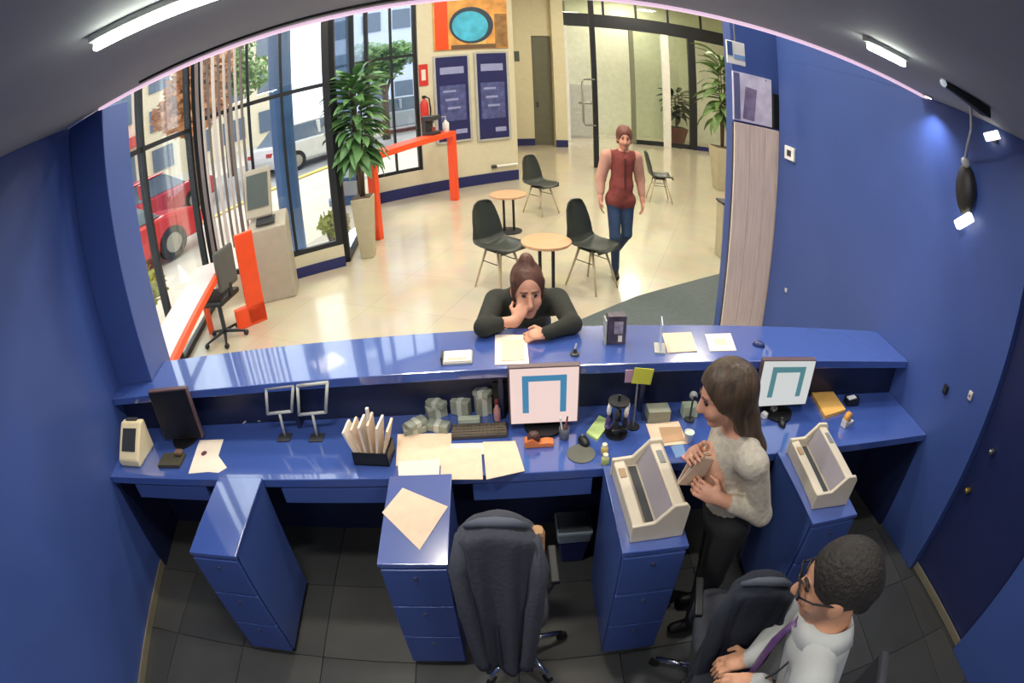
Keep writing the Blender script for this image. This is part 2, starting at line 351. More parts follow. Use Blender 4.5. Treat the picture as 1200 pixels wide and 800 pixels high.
# pull handle on the near post
hgr = tag(MB().tube([(0, -.06, .98), (-.22, -.06, .98), (-.26, -.06, 1.05), (-.26, -.06, 2.0), (-.22, -.06, 2.07), (0, -.06, 2.07)], .022, 8).tube([(-.06, -.06, 1.5), (-.34, -.06, 1.5)], .03, 8).build('door_pull', STEEL, loc=(pb.x, pb.y, 0), smooth=True), 'large D shaped steel pull handle on the dark post at the passage', 'handle')
# interior wall behind the partition and shelf lines
struct(MB().box((6.0, 17.6, ZLOB/2), (7.0, .1, ZLOB-.004)).build('wall_office', M('pale_green_paint', (220, 222, 200), .7)))
BF = tag(MB().box((0, 0, .9), (.62, .3, 1.8)).box((0, -.151, .45), (.60, .02, .8)).box((0, -.151, 1.35), (.60, .02, .8)).build('storage_cabinet', LGREY, loc=(2.65, 16.4, 0), bevel=.01), 'tall pale grey cupboard behind the open glass partition', 'cabinet')

# light strip along the ceiling edge
led = thing('led_strip', 'long pinkish white light strip along the ceiling edge over the counter', 'light strip', (0, YC+.012, ZC))
xa, xb = XP(YC)+.01, XR(YC)-.01
MB().box(((xa+xb)/2, .0, .012), (xb-xa, .02, .03)).build('channel', LGREY, led)
MB().box(((xa+xb)/2, -.034, -.008), (xb-xa, .05, .014)).build('diffuser', M('pink_led', (250, 214, 236), .5, emit=.75), led)

# ================================================================== OUTDOORS
struct(MB().prism([(-40, -15), (-2.84, -15), (-3.40, 5.70), (-2.0, 9.2), (.3, 10.5), (.3, 40), (-40, 40)], -.25, -.06).build('ground_pavement', M('pale_pavement', (206, 196, 178), .8, var=.08, scale=1)))
rd = [(-9.3, -12), (-7.2, 9), (-3.0, 17), (.2, 21), (.2, 27), (-7, 25), (-13.5, 11), (-15.3, -12)]
struct(MB().prism(rd, -.06, -.045).build('ground_road', M('worn_asphalt', (150, 148, 146), .8, var=.1, scale=2)))
YEL = M('road_yellow', (226, 196, 96), .7)
tag(MB().prism([(-7.15, 9.4), (-6.95, 9.3), (-3.1, 16.6), (-3.3, 16.75)], -.0445, -.02).build('kerb_line', YEL), 'yellow painted kerb line along the road outside', 'kerb')

def building(name, label, p, rz, w, d, h, mat, nx, nz, wm, band=None):
    b = thing(name, label, 'building', p, rz)
    MB().box((0, d/2, h/2), (w, d, h)).build('wall', mat, b)
    me = MB().box((0, -.04, 0), (w/nx*.6, .1, h/nz*.55)).mesh('window'); me.materials.append(wm)
    for i in range(nx):
        for j in range(nz): linked('window', me, b, (-w/2+(i+.5)*w/nx, 0, (j+.55)*h/nz))
    MB().box((0, d/2, h+.1), (w+.3, d+.3, .25)).build('roof', M('roof_edge', (150, 140, 130), .8), b)
    if band: MB().box((0, -.25, h/nz*.98), (w*.98, .5, .5)).build('awning', band, b)
    return b
WDK = M('far_window', (96, 110, 128), .2)
building('shop_building', 'pale peach building with shop awning across the street', (-17.5, 12, -.06), math.radians(64), 16, 5, 9, M('peach_render', (222, 196, 172), .8), 6, 3, WDK, M('red_awning', (196, 70, 66), .7))
building('office_building', 'blue white office block at the end of the street', (-3.0, 33, -.06), math.radians(10), 12, 6, 13, M('blue_white_render', (196, 206, 232), .7), 7, 5, WDK)
building('corner_building', 'cream corner building beyond the parked cars', (-15.5, 27, -.06), math.radians(35), 11, 6, 10, M('cream_render', (226, 214, 186), .8), 5, 4, WDK)

def leaf_ball(mb, c, r, n, sz):
    for _ in range(n):
        v = Vector((random.gauss(0, 1), random.gauss(0, 1), random.gauss(0, 1))).normalized()*(r*random.random()**.4)
        u = Vector((random.gauss(0, 1), random.gauss(0, 1), random.gauss(0, 1))).normalized()*sz; w = u.orthogonal().normalized()*sz*.6
        p = Vector(c)+Vector((v.x, v.y, v.z*.8)); mb.add([p-u, p+w, p+u, p-w], [(0, 1, 2, 3)])
def tree(label, p, h, r, mat):
    t = thing('street_tree', label, 'tree', p, random.random()*6)
    MB().tube([(0, 0, 0), (.05, 0, h*.4), (0, .06, h*.75)], [.14, .11, .06], 8).tube([(.05, 0, h*.4), (r*.5, .1, h*.68)], [.07, .03], 6).tube([(.04, 0, h*.42), (-r*.45, -.2, h*.7)], [.07, .03], 6).build('trunk', BARK, t, smooth=True)
    mb = MB()
    for k in range(7): leaf_ball(mb, (random.uniform(-r, r)*.6, random.uniform(-r, r)*.6, h*.72+random.uniform(-.5, .5)*r), r*.62, 330, .13)
    tag(mb.build('crown', mat, t), kind='stuff')
tree('leafy street tree by the glass wall nearest the blue pier', (-6.3, 5.3, -.06), 4.6, 1.25, LEAF2)
tree('orange tinged street tree beside the road', (-6.9, 11.8, -.06), 4.6, 1.2, M('rust_leaf', (196, 142, 96), .6, var=.3, scale=2))
tree('green street tree in front of the cream corner building', (-8.8, 17.6, -.06), 6.0, 1.6, LEAF2)
tree('small green tree before the blue white office block', (-3.4, 19.0, -.06), 4.2, 1.1, LEAF2)

def car(name, label, p, rz, rgb):
    c = thing('parked_car', label, 'car', p, rz)
    pm = M('car_paint_%s' % name, rgb, .2, .1, var=.02)
    def loft(prof, w0, w1, zs): pass
    body = [(-2.05, .25), (2.05, .25), (2.12, .5), (2.05, .78), (1.2, .92), (-1.95, .95), (-2.12, .6)]
    MB().prism_axis(body, -.85, .85).build('body', pm, c, bevel=.07)
    a, b = [(-1.75, .93), (1.15, .92), (.55, 1.42), (-1.25, 1.45)], None
    q0 = [(x, -.80 if z < 1 else -.62, z) for x, z in a]; q1 = [(x, .80 if z < 1 else .62, z) for x, z in a]
    MB().hull8(q0, q1).build('cabin_glass', WDK, c, bevel=.03)
    MB().box((-.35, 0, 1.46), (1.75, 1.24, .05)).box((-.35, -.71, 1.17), (.09, .12, .5)).box((-.35, .71, 1.17), (.09, .12, .5)).build('roof', pm, c, bevel=.02)
    wm = MB().cyl((0, -.1, 0), (0, .1, 0), .32, n=18).mesh('wheel'); wm.materials.append(BLACK)
    hm = MB().cyl((0, -.11, 0), (0, .11, 0), .19, n=12).mesh('hubcap'); hm.materials.append(STEEL)
    for x in (-1.3, 1.3):
        for y in (-.78, .78): linked('hubcap', hm, linked('wheel', wm, c, (x, y, .32)))
    for y in (-.6, .6):
        MB().box((2.08, y, .66), (.06, .3, .13)).build('headlight', WHITE, c); MB().box((-2.06, y, .72), (.06, .3, .13)).build('tail_light', M('tail_red', (190, 30, 30), .3), c)
car('red', 'bright red car parked outside the nearest glass', (-7.0, 7.6, -.045), math.radians(62), (214, 52, 58))
car('crimson', 'crimson red car parked further along the road', (-9.0, 12.0, -.045), math.radians(60), (196, 44, 66))
car('white', 'white car parked near the yellow kerb line', (-5.2, 16.6, -.045), math.radians(52), (226, 226, 226))
car('silver', 'silver grey car on the road before the office block', (-3.2, 21.6, -.045), math.radians(30), (168, 176, 188))
pb1 = at(338, 200, 'y', 6.55)
tag(MB().cyl((0, 0, 0), (0, 0, 5.2), .15, n=20).cyl((0, 0, 0), (0, 0, .12), .19, n=20).build('street_column', M('blue_column_paint', (70, 104, 152), .4), loc=(-2.50, 6.62, -.06), smooth=False), 'blue round column just outside the glass behind the kiosk', 'column')
tag(MB().cyl((0, 0, 0), (0, 0, 5.2), .27, n=20).cyl((0, 0, 0), (0, 0, .12), .32, n=20).build('street_column', M('blue_column_paint', (70, 104, 152), .4), loc=(-2.62, 9.9, -.06), smooth=False), 'wide dark blue column outside the glass behind the indoor plant', 'column')

def shrub(label, p, r, h, mat):
    t = thing('street_shrub', label, 'shrub', p)
    for k in range(5):
        a = k*1.26; MB().tube([(0, 0, 0), (r*.3*math.cos(a), r*.3*math.sin(a), h*.5), (r*.5*math.cos(a), r*.5*math.sin(a), h*.8)], [.02, .014, .006], 6).build('stem', BARK, t)
    mb = MB()
    for k in range(6): leaf_ball(mb, (random.uniform(-r, r)*.5, random.uniform(-r, r)*.5, h*.6+random.uniform(-.2, .2)*h), r*.6, 160, .05)
    tag(mb.build('foliage', mat, t), kind='stuff')
YG_ = M('yellow_green_leaf', (158, 168, 74), .6, var=.3, scale=4)
shrub('yellow green shrub outside the first pane by the blue pier', (-3.75, 3.9, -.06), .38, .95, YG_)
shrub('yellow green shrub outside the glass before the red car', (-4.25, 5.2, -.06), .42, 1.0, YG_)
shrub('low green shrub outside beside the blue column at the kiosk', (-2.08, 6.95, -.06), .25, .75, YG_)

# ================================================================== COUNTER AND DESK
sc_ = thing('service_counter', 'long glossy blue service counter with a raised shelf', 'counter', (0, 0, 0))
e = .003
MB().prism([(XL(2.05)+e, 2.05), (XR(2.05)-e, 2.05), (XR(2.4)-e, 2.4), (XP(2.4)+e, 2.4), (XP(2.187)+e, 2.187), (XL(2.187)+e, 2.187)], SH-.045, SH).build('shelf', BLUEG, sc_, bevel=.004)
MB().prism([(XP(2.30)+e, 2.30), (XR(2.30)-e, 2.30), (XR(2.36)-e, 2.36), (XP(2.36)+e, 2.36)], .001, SH-.046).build('front_panel', BLUE, sc_)
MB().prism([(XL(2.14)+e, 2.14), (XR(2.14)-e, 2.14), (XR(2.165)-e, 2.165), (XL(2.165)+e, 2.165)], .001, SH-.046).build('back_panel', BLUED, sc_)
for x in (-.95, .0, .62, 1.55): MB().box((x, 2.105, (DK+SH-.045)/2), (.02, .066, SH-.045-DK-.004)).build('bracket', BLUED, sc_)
dk = thing('teller_desk', 'long blue worktop of the tellers below the raised shelf', 'desk', (0, 0, 0))
MB().prism([(XL(1.71)+e, 1.71), (XR(1.71)-e, 1.71), (XR(2.138)-e, 2.138), (XL(2.138)+e, 2.138)], DK-.045, DK).build('worktop', BLUEG, dk, bevel=.004)
for f, s in ((XL, 1), (XR, -1)):
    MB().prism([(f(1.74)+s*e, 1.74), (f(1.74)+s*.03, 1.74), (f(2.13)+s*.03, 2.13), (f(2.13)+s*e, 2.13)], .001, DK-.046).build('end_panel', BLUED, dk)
for x0, x1 in ((-1.92, -1.40), (-.97, -.48), (-.13, .35), (.72, 1.14)):
    dr_ = MB().box(((x0+x1)/2, 1.90, DK-.095), (x1-x0, .34, .07)).build('drawer', BLUE, dk, bevel=.003)
    MB().box(((x0+x1)/2, 1.722, DK-.098), (x1-x0, .015, .088)).build('drawer_front', BLUE, dr_, bevel=.003)
LOCK = M('lock_metal', (120, 122, 140), .3, .8)
def pedestal(x0, x1, label):
    w = x1-x0; Y0, Y1 = 1.25, 1.706
    p = thing('drawer_pedestal', label, 'drawer unit', ((x0+x1)/2, Y0, 0), 0, 'blue drawer pedestals along the desk')
    MB().box((0, (Y1-Y0)/2+.008, PD/2+.01), (w-.008, Y1-Y0-.016, PD-.06)).build('body', BLUE, p, bevel=.002)
    MB().box((0, (Y1-Y0)/2+.012, .021), (w-.03, Y1-Y0-.04, .04)).build('plinth', BLACK, p)
    MB().box((0, (Y1-Y0)/2-.004, PD-.010), (w, Y1-Y0+.006, .02)).build('top', BLUEG, p, bevel=.003)
    for k in range(3):
        z0 = .05+k*.232
        d = MB().box((0, .0, z0+.112), (w-.014, .016, .222)).build('drawer', BLUE, p, bevel=.003)
        MB().cyl((.0, -.006, z0+.175), (.0, -.014, z0+.175), .008, n=12).build('lock', LOCK, d)
    return p
pedestal(-1.285, -1.04, 'blue three drawer pedestal with a bare glossy top')
pedestal(-.455, -.205, 'blue three drawer pedestal under the loose square sheet beside the jacketed chair')
pedestal(.385, .635, 'blue three drawer pedestal carrying a printer beside the waste bin')
pedestal(1.20, 1.465, 'blue three drawer pedestal carrying a printer next to the right wall')

# ------------------------------------------------------------------ printers on two pedestals
def printer(loc, rz, label):
    p = thing('passbook_printer', label, 'printer', loc, rz, 'beige printers on the pedestals')
    L = .37
    prof = [(-.095, 0), (.095, 0), (.10, .13), (.085, .145), (.045, .145), (-.005, .045), (-.04, .045), (-.055, .075), (-.095, .07)]
    MB().prism_axis(prof, -L/2+.014, L/2-.014).build('body', BEIGE, p, bevel=.004)
    cap = [(-.1, 0), (.1, 0), (.105, .14), (.09, .16), (.045, .16), (-.02, .085), (-.1, .08)]
    for y in (-L/2, L/2-.016): MB().prism_axis(cap, y, y+.016).build('end_cap', BEIGE, p, bevel=.004)
    MB().hull8([(.0, -L/2+.02, .056), (.041, -L/2+.02, .142), (.039, -L/2+.02, .144), (-.003, -L/2+.02, .058)], [(.0, L/2-.02, .056), (.041, L/2-.02, .142), (.039, L/2-.02, .144), (-.003, L/2-.02, .058)]).build('paper_guide', M('grey_violet_plastic', (150, 142, 148), .5), p)
    MB().box((-.022, 0, .046), (.03, L-.05, .006)).build('feed_slot', DGREY, p)
    MB().box((-.074, .1, .0745), (.026, .05, .006)).build('control_panel', M('tan_panel', (168, 140, 106), .5), p, bevel=.002)
    MB().box((.066, .09, .146), (.022, .07, .004)).build('label_plate', GREY, p)
    return p
printer((.512, 1.475, PD+.0005), math.radians(2), 'beige passbook printer on the pedestal at the standing clerk\'s side near the waste bin')
printer((1.335, 1.50, PD+.0005), math.radians(-3), 'beige passbook printer on the pedestal nearest the right wall')

# ------------------------------------------------------------------ monitors
def monitor(c0, c1, c2, c3, Yp, label, screen, stand_z=DK):
    """four photo corners (tl, tr, br, bl) on the plane y = Yp"""
    P = [at(*c, 'y', Yp) for c in (c0, c1, c2, c3)]
    cx = sum(p.x for p in P)/4; cz = sum(p.z for p in P)/4
    w = ((P[1]-P[0]).length+(P[2]-P[3]).length)/2; h = ((P[3]-P[0]).length+(P[2]-P[1]).length)/2
    m = thing('computer_monitor', label, 'monitor', (cx, Yp, stand_z+.0005))
    z = cz-stand_z
    MB().box((0, .015, z), (w, .03, h)).build('bezel', M('monitor_bezel', (92, 72, 76), .4), m, bevel=.004)
    s = MB().box((0, -.0015, z), (w-.014, .003, h-.014)).build('screen', screen, m)
    MB().box((0, .045, max(z-h*.25, .1)), (.05, .03, .16)).build('arm', BLACK, m)
    MB().cyl((0, .055, .01), (0, .055, max(.06, z-.1)), .018, n=10).build('stem', BLACK, m)
    MB().cyl((0, .02, 0), (0, .02, .012), .085, n=20).build('foot', BLACK, m)
    return m, s, w, h, z
SCR = screen_mat('lit_screen_pink', (255, 226, 218), .86)
SCR2 = screen_mat('lit_screen_white', (232, 236, 234), .74)
CYA = screen_mat('screen_blue', (66, 142, 186), .8)
TEA = screen_mat('screen_teal', (92, 148, 156), .7)
def logo(s, w, h, z, mat, k=1.):
    t = .088*w; W_, T0, B0 = .265*w, .36*h, -.28*h
    MB().box((-W_, -.0045, z+(T0+B0)/2), (t, .003, T0-B0)).build('logo_stroke', mat, s)
    MB().box((W_, -.0045, z+(T0+B0)/2), (t, .003, T0-B0)).build('logo_stroke', mat, s)
    MB().box((0, -.0048, z+T0-t/2), (2*W_+t, .003, t)).build('logo_bar', mat, s)
_, s1, w1, h1, z1 = monitor((596, 429), (679, 430), (679, 496), (596, 496), 1.985, 'monitor with pink white screen and blue arch mark behind the loose sheets', SCR)
logo(s1, w1, h1, z1, CYA)
_, s2, w2, h2, z2 = monitor((892, 419), (953, 425), (946, 478), (888, 472), 1.985, 'monitor with white screen and teal arch mark beside the yellow envelope', SCR2)
logo(s2, w2, h2, z2, TEA)
monitor((183, 459), (229, 459), (228, 512), (183, 512), 2.0, 'black switched off monitor at the left end of the desk', BLACK)

# ------------------------------------------------------------------ small helpers for flat things
def flat(name, label, px, z, mat, cat, th=.0015, group=None):
    P = [A(x, y, z) for x, y in px]; c = sum(P, Vector())/len(P); c.z = z+.0004
    mb = MB().prism([(p.x-c.x, p.y-c.y) for p in P], 0, th)
    return tag(mb.build(name, mat, loc=c), label, cat, group)
def boxat(name, label, px, py, z, d, mat, cat, rz=0., bevel=.003, group=None):
    """box whose base centre is seen at the photo point"""
    p = A(px, py, z); p.z += .0005
    return tag(MB().box((0, 0, d[2]/2), d).build(name, mat, loc=p, rz=rz, bevel=bevel), label, cat, group)

# loose sheets on the desk and the second pedestal
flat('paper_sheet', 'cream sheet lying beside the grey note bundles', [(466, 509), (530, 508), (526, 546), (464, 546)], DK, PAPER, 'paper', .003)
flat('paper_sheet', 'cream sheet overlapping the desk edge above the second pedestal', [(466, 541), (516, 538), (514, 566), (468, 570)], DK+.004, PAPERW, 'paper')
flat('paper_sheet', 'cream document in the middle of the loose sheets below the keyboard', [(518, 526), (564, 526), (566, 562), (516, 562)], DK+.006, PAPER, 'paper', .003)
flat('paper_sheet', 'cream sheet tilted between the keyboard and the pink screen', [(566, 518), (604, 517), (615, 552), (570, 562)], DK+.009, PAPER, 'paper', .002)
flat('paper_sheet', 'cream sheet tucked under the keyboard edge', [(528, 520), (570, 519), (572, 532), (526, 534)], DK+.0035, PAPERW, 'paper')
flat('paper_sheet', 'large square sheet turned like a diamond on a pedestal top', [(472, 572), (525, 594), (492, 645), (448, 601)], PD, PAPER, 'paper', .003)
kb = thing('keyboard', 'dark brown grey keyboard behind the loose sheets', 'keyboard', A(562, 507, DK)+Vector((0, 0, .0005)))
MB().box((0, 0, .010), (.235, .085, .02)).build('case', M('dark_taupe_plastic', (76, 68, 58), .5), kb, bevel=.004)
mb = MB()
for i in range(14):
    for j in range(4): mb.box((-.106+i*.0163, -.03+j*.019, .022), (.013, .015, .005))
tag(mb.build('keys', M('taupe_key', (98, 88, 74), .5), kb), kind='stuff')
NOTE = M('grey_green_notes', (148, 152, 136), .8, var=.15, scale=25)
NB = [(486, 505, 0, .25, (.10, .055, .03), 'flat on the desk beside the box of envelopes'), (514, 503, 0, -.3, (.10, .05, .036), 'lying between the keyboard and its flat neighbour'), (489, 505, .0315, .7, (.095, .05, .025), 'lying on top of the flat bundle by the envelopes'), (512, 487, 0, .4, (.09, .05, .055), 'standing thick behind the keyboard'), (541, 484, 0, -.35, (.085, .045, .075), 'thicker, beside the pale green box'), (567, 484, 0, .3, (.07, .045, .095), 'tallest of the heap by the dark box'), (567, 484, .0965, -.5, (.075, .05, .028), 'topping the tallest of the heap'), (513, 487, .0565, -.5, (.09, .045, .025), 'lying askew on the thick one behind the keyboard')]
for k, (x, y, dz, a, d, nl) in enumerate(NB):
    p = A(x, y, DK); p.z += dz+.0005
    g = thing('note_bundle', 'banded bundle of grey green notes '+nl, 'bundle', p, a, 'grey green note bundles behind the keyboard')
    MB().box((0, 0, d[2]/2), d).build('notes', NOTE, g, bevel=.004)
    MB().box((0, 0, d[2]/2), (.022, d[1]+.002, d[2]+.002)).build('band', M('pale_band', (196, 198, 184), .8), g)
boxat('card_box', 'small pale green box resting on the desk beside the keyboard', 550, 494, DK, (.095, .03, .024), M('pale_mint_card', (188, 196, 172), .7), 'box')
bx = boxat('document_box', 'dark box standing between the note heap and the pink screen', 586, 478, DK, (.06, .05, .15), M('dark_olive', (52, 50, 38), .6), 'box')
bt = thing('small_bottle', 'slim pinkish bottle beside the pink screen', 'bottle', A(591, 489, DK)+Vector((-.03, -.02, .0005)))
MB().lathe([(.014, 0), (.015, .01), (.015, .06), (.007, .075), (.007, .09)], 14).build('bottle_body', M('pink_plastic', (196, 140, 140), .3), bt, smooth=True)
MB().lathe([(.009, .09), (.009, .108), (.004, .112)], 12).build('cap', M('dull_red', (120, 50, 54), .4), bt)

# left end of the desk
dv = thing('cheque_scanner', 'cream desktop device with a dark square display by the left wall', 'device', A(157, 536, DK)+Vector((.025, .015, .0005)), math.radians(-4)); dv.scale = (1.2, 1.05, 1.2)
R_ = Matrix.Rotation(math.radians(38), 3, 'X')
CRM = M('cream_plastic', (226, 210, 170), .45)
MB().prism_axis([(-.09, 0), (.09, 0), (.09, .15), (.05, .155), (-.09, .035)], -.075, .075, 'x').build('case', CRM, dv, bevel=.01)
R_ = Matrix.Rotation(math.atan2(.12, .14), 3, 'X')
MB().box((0, -.015, .1), (.10, .11, .006), R_).build('display', DGREY, dv, bevel=.002)
MB().box((0, .072, .157), (.08, .02, .006)).build('paper_exit', DGREY, dv)
k2 = boxat('keyboard_tray', 'dark olive base lying in front of the black monitor', 202, 541, DK, (.16, .10, .02), M('dark_khaki', (66, 62, 50), .6), 'tray')
boxat('leather_pouch', 'small brown pouch on the dark tray by the black monitor', 210, 532, DK+.021, (.05, .04, .022), M('brown_leather', (112, 84, 66), .6), 'pouch', bevel=.008)
flat('paper_form', 'cream form with a dark oval stamp beside the black monitor', [(234, 516), (262, 515), (256, 534), (266, 548), (256, 554), (244, 553), (221, 555)], DK, PAPERW, 'paper', .002)
p = A(239, 531, DK+.003); tag(MB().cyl((0, 0, 0), (0, 0, .001), .018, n=18).build('ink_stamp', M('plum_ink', (96, 50, 56), .6), loc=p), 'dark plum oval ink mark sticker on the cream form', 'sticker')
# two square wire holders
for k, (x0, x1, ya, yb, lab) in enumerate(((310, 342, 457, 484, 'grey square wire stand on the desk, the narrower of the pair'), (347, 382, 454, 485, 'grey square wire stand on the desk beside the box of envelopes'))):
    yy = 2.03-.01*k; P = [at(x0, ya+2, 'y', yy), at(x1, ya-2, 'y', yy), at(x1, yb-3, 'y', yy), at(x0+4, yb, 'y', yy)]
    c = Vector(((P[2].x+P[3].x)/2, yy, DK+.0005)); s = thing('tablet_stand', lab, 'stand', c, 0, 'pair of square wire stands')
    Q = [q-c for q in P]; Q = [Vector((q.x, .025 if i < 2 else -.005, q.z)) for i, q in enumerate(Q)]
    mb = MB()
    for i in range(4): mb.cyl(Q[i], Q[(i+1) % 4], .008, n=8)
    for q in Q: mb.sphere(q, .008, 8, 6)
    mb.build('frame', LGREY, s, smooth=True)
    b = (Q[2]+Q[3])/2
    MB().cyl(b, (b.x, -.02, .008), .007, n=8).build('neck', LGREY, s, smooth=True)
    MB().box((b.x, -.03, .004), (.07, .06, .008)).build('foot', DGREY, s, bevel=.002)
tag(MB().tube([A(285, 497, DK)+Vector((0, 0, .005)), A(296, 490, DK)+Vector((0, .0, .012)), A(303, 494, DK)+Vector((0, 0, .005)), A(322, 491, DK)+Vector((0, 0, .005))], .004, 6).build('cable', LGREY, smooth=True), 'short grey cable curled on the desk beside the wire stands', 'cable')
# box of envelopes
eb = thing('envelope_box', 'black open box stuffed with cream envelopes', 'box', A(439, 538, DK)+Vector((.0, .012, .0005)), math.radians(-6)); eb.scale = (1.2, 1.1, 1.1)
MB().box((0, 0, .004), (.13, .10, .008)).box((0, -.048, .03), (.13, .004, .06)).box((0, .048, .03), (.13, .004, .06)).box((-.063, 0, .03), (.004, .1, .06)).box((.063, 0, .03), (.004, .1, .06)).build('tray', BLACK, eb)
for k, (x, a, t, h) in enumerate(((-.045, -.28, 0, .14), (-.028, -.16, .1, .15), (-.012, -.06, 0, .16), (.004, .04, .1, .17), (.022, .14, -.1, .16), (.04, .25, 0, .15))):
    Rm = Matrix.Rotation(a, 3, 'Y') @ Matrix.Rotation(t*.4, 3, 'Z')
    MB().box(Rm @ Vector((0, 0, h/2))+Vector((x, 0, .012)), (.008, .085, h), Rm).build('envelope', PAPER if k % 2 else PAPERW, eb)
MB().box((.004, .0, .13), (.01, .012, .2), Matrix.Rotation(.05, 3, 'Y')).build('divider', PAPERW, eb)

# clutter between the two screens
tp = thing('tape_dispenser', 'orange tape dispenser below the pink screen', 'tape dispenser', A(632, 523, DK)+Vector((0, .01, .0005)))
MB().prism_axis([(-.06, 0), (.06, 0), (.06, .02), (.03, .025), (.0, .02), (-.03, .045), (-.06, .03)], -.02, .02).build('body', M('orange_plastic', (214, 120, 60), .4), tp, bevel=.004)
MB().cyl((-.022, -.012, .04), (-.022, .012, .04), .026, n=18).build('tape_roll', M('dark_tape', (78, 50, 40), .4), tp, smooth=True)
pc = thing('pen_cup', 'grey pen cup beside the orange tape dispenser', 'cup', A(661, 513, DK)+Vector((0, 0, .0005)))
MB().lathe([(.018, 0), (.020, .002), (.022, .055), (.019, .055), (.018, .01)], 16).build('cup', M('slate_plastic', (86, 92, 104), .4), pc, smooth=True)
for k, (dx, dy, m_) in enumerate(((-.008, .004, WHITE), (.006, .006, BLACK), (.002, -.008, M('red_pen', (170, 60, 50), .4)))):
    MB().cyl((dx*.6, dy*.6, .012), (dx*2.2, dy*2.2, .1), .0035, n=8).build('pen', m_, pc)
tag(MB().cyl((0, 0, 0), (0, 0, .004), .058, n=28).build('mouse_mat', M('olive_mat', (98, 98, 88), .8), loc=A(681, 532, DK)+Vector((0, 0, .0005))), 'round olive grey mouse mat in front of the pink screen', 'mouse mat')
def mouse(px, py, z, label, mat, rz=0):
    m = thing('computer_mouse', label, 'mouse', A(px, py, z)+Vector((0, 0, .0005)), rz)
    def f(u, v):
        th = u*2*PI; ph = v*PI/2
        return (.022*math.cos(th)*math.cos(ph), .036*math.sin(th)*math.cos(ph), .026*math.sin(ph)**.8)
    MB().grid(f, 17, 6).build('shell', mat, m, smooth=True)
    MB().cyl((-.003, .018, .021), (.003, .018, .021), .006, n=10).build('wheel', GREY, m)
mouse(684, 518, DK+.0045, 'black mouse on the round olive mat', BLACK, .3)
flat('sticky_pad', 'pale green sticky pad tilted beside the black stamp rack', [(702, 489), (716, 496), (700, 517), (687, 509)], DK, M('pale_green_pad', (190, 214, 140), .8), 'notepad', .012)
for k, (x, y, lab, m_) in enumerate(((708, 531, 'squat bottle with cream lid beside the stamp rack', M('amber_glue', (196, 170, 96), .4)), (709, 543, 'squat bottle with cream lid at the desk edge by the printer', M('lime_glue', (190, 200, 120), .4)))):
    b = thing('glue_bottle', lab, 'bottle', A(x, y, DK)+Vector((0, 0, .0005)))
    MB().lathe([(.014, 0), (.016, .004), (.016, .028), (.011, .036)], 14).build('bottle_body', m_, b, smooth=True)
    MB().lathe([(.011, .036), (.011, .048), (.006, .052)], 12).build('lid', M('cream_lid', (240, 228, 190), .4), b)
st = thing('stamp_rack', 'black round rack hung with rubber stamps', 'stamp rack', A(726, 511, DK)+Vector((-.012, .018, .0005)))
MB().cyl((0, 0, 0), (0, 0, .012), .05, n=20).build('base', BLACK, st); MB().cyl((0, 0, .01), (0, 0, .2), .006, n=8).build('pole', BLACK, st)
MB().cyl((0, 0, .165), (0, 0, .172), .045, n=20).build('ring', BLACK, st)
for k in range(6):
    a = k*PI/3+.2; x, y = .042*math.cos(a), .042*math.sin(a)
    s = MB().lathe([(.006, .10), (.012, .085), (.012, .06), (.016, .058), (.016, .045)][::-1], 10, (x, y, .0)).build('stamp', BLACK if k % 3 else M('purple_plastic', (84, 66, 120), .4), st)
    MB().lathe([(.007, .1), (.011, .12), (.009, .14), (.003, .15)], 10, (x, y, .01)).build('knob', (WHITE, DGREY, PAPERW)[k % 3], s, smooth=True)
cs = thing('card_stand', 'yellow green card and pink card clipped to a slim stand', 'card holder', Vector((at(748, 440, 'y', 1.965).x, 1.965, DK+.0005)))
cz_ = at(748, 440, 'y', 1.965).z-DK
MB().cyl((0, 0, 0), (0, 0, .006), .03, n=16).build('base', BLACK, cs); MB().cyl((0, 0, .005), (0, 0, cz_), .004, n=8).build('rod', GREY, cs)
MB().box((.018, -.006, cz_), (.085, .003, .075), Matrix.Rotation(.12, 3, 'Y')).build('yellow_card', M('acid_yellow_card', (206, 206, 70), .8), cs)
MB().box((-.04, -.002, cz_), (.035, .003, .06)).build('pink_card', M('dusty_pink_card', (176, 140, 160), .8), cs)
boxat('card_index', 'grey green card index box behind the beige printer', 770, 490, DK, (.105, .07, .06), M('sage_card', (150, 152, 132), .7), 'box')
flat('paper_form', 'cream form with a brown patch at the head of the printer', [(757, 497), (795, 494), (806, 520), (766, 524)], DK, PAPER, 'paper', .003)
flat('brown_envelope', 'brown envelope lying on the cream form behind the printer', [(772, 501), (798, 500), (802, 516), (778, 519)], DK+.0035, M('brown_paper', (182, 146, 112), .8), 'envelope', .002)
boxat('card_carton', 'pale mint carton on the desk beside the clerk\'s face', 807, 486, DK, (.075, .05, .06), M('mint_carton', (178, 190, 160), .7), 'box')
wc = thing('desk_webcam', 'small grey webcam on a stalk behind the mint carton', 'webcam', Vector((at(815, 450, 'y', 1.99).x, 1.99, DK+.0005)))
MB().cyl((0, 0, 0), (0, 0, .01), .025, n=14).cyl((0, 0, .01), (0, 0, .12), .005, n=8).build('stalk', DGREY, wc); MB().sphere((0, 0, .135), .02).build('head', GREY, wc, smooth=True)
MB().cyl((0, -.017, .135), (0, -.023, .135), .009, n=12).build('lens', BLACK, wc)
cp = thing('paper_cup', 'small white cup on the desk before the clerk', 'cup', A(806, 517, DK)+Vector((0, 0, .0005)))
MB().lathe([(.016, 0), (.022, .05), (.0235, .051), (.021, .048), (.015, .004)], 16).build('cup', WHITE, cp, smooth=True)
MB().lathe([(.014, .004), (.020, .042), (.0005, .042)], 16).build('tea', M('pale_tea', (190, 210, 190), .3), cp)
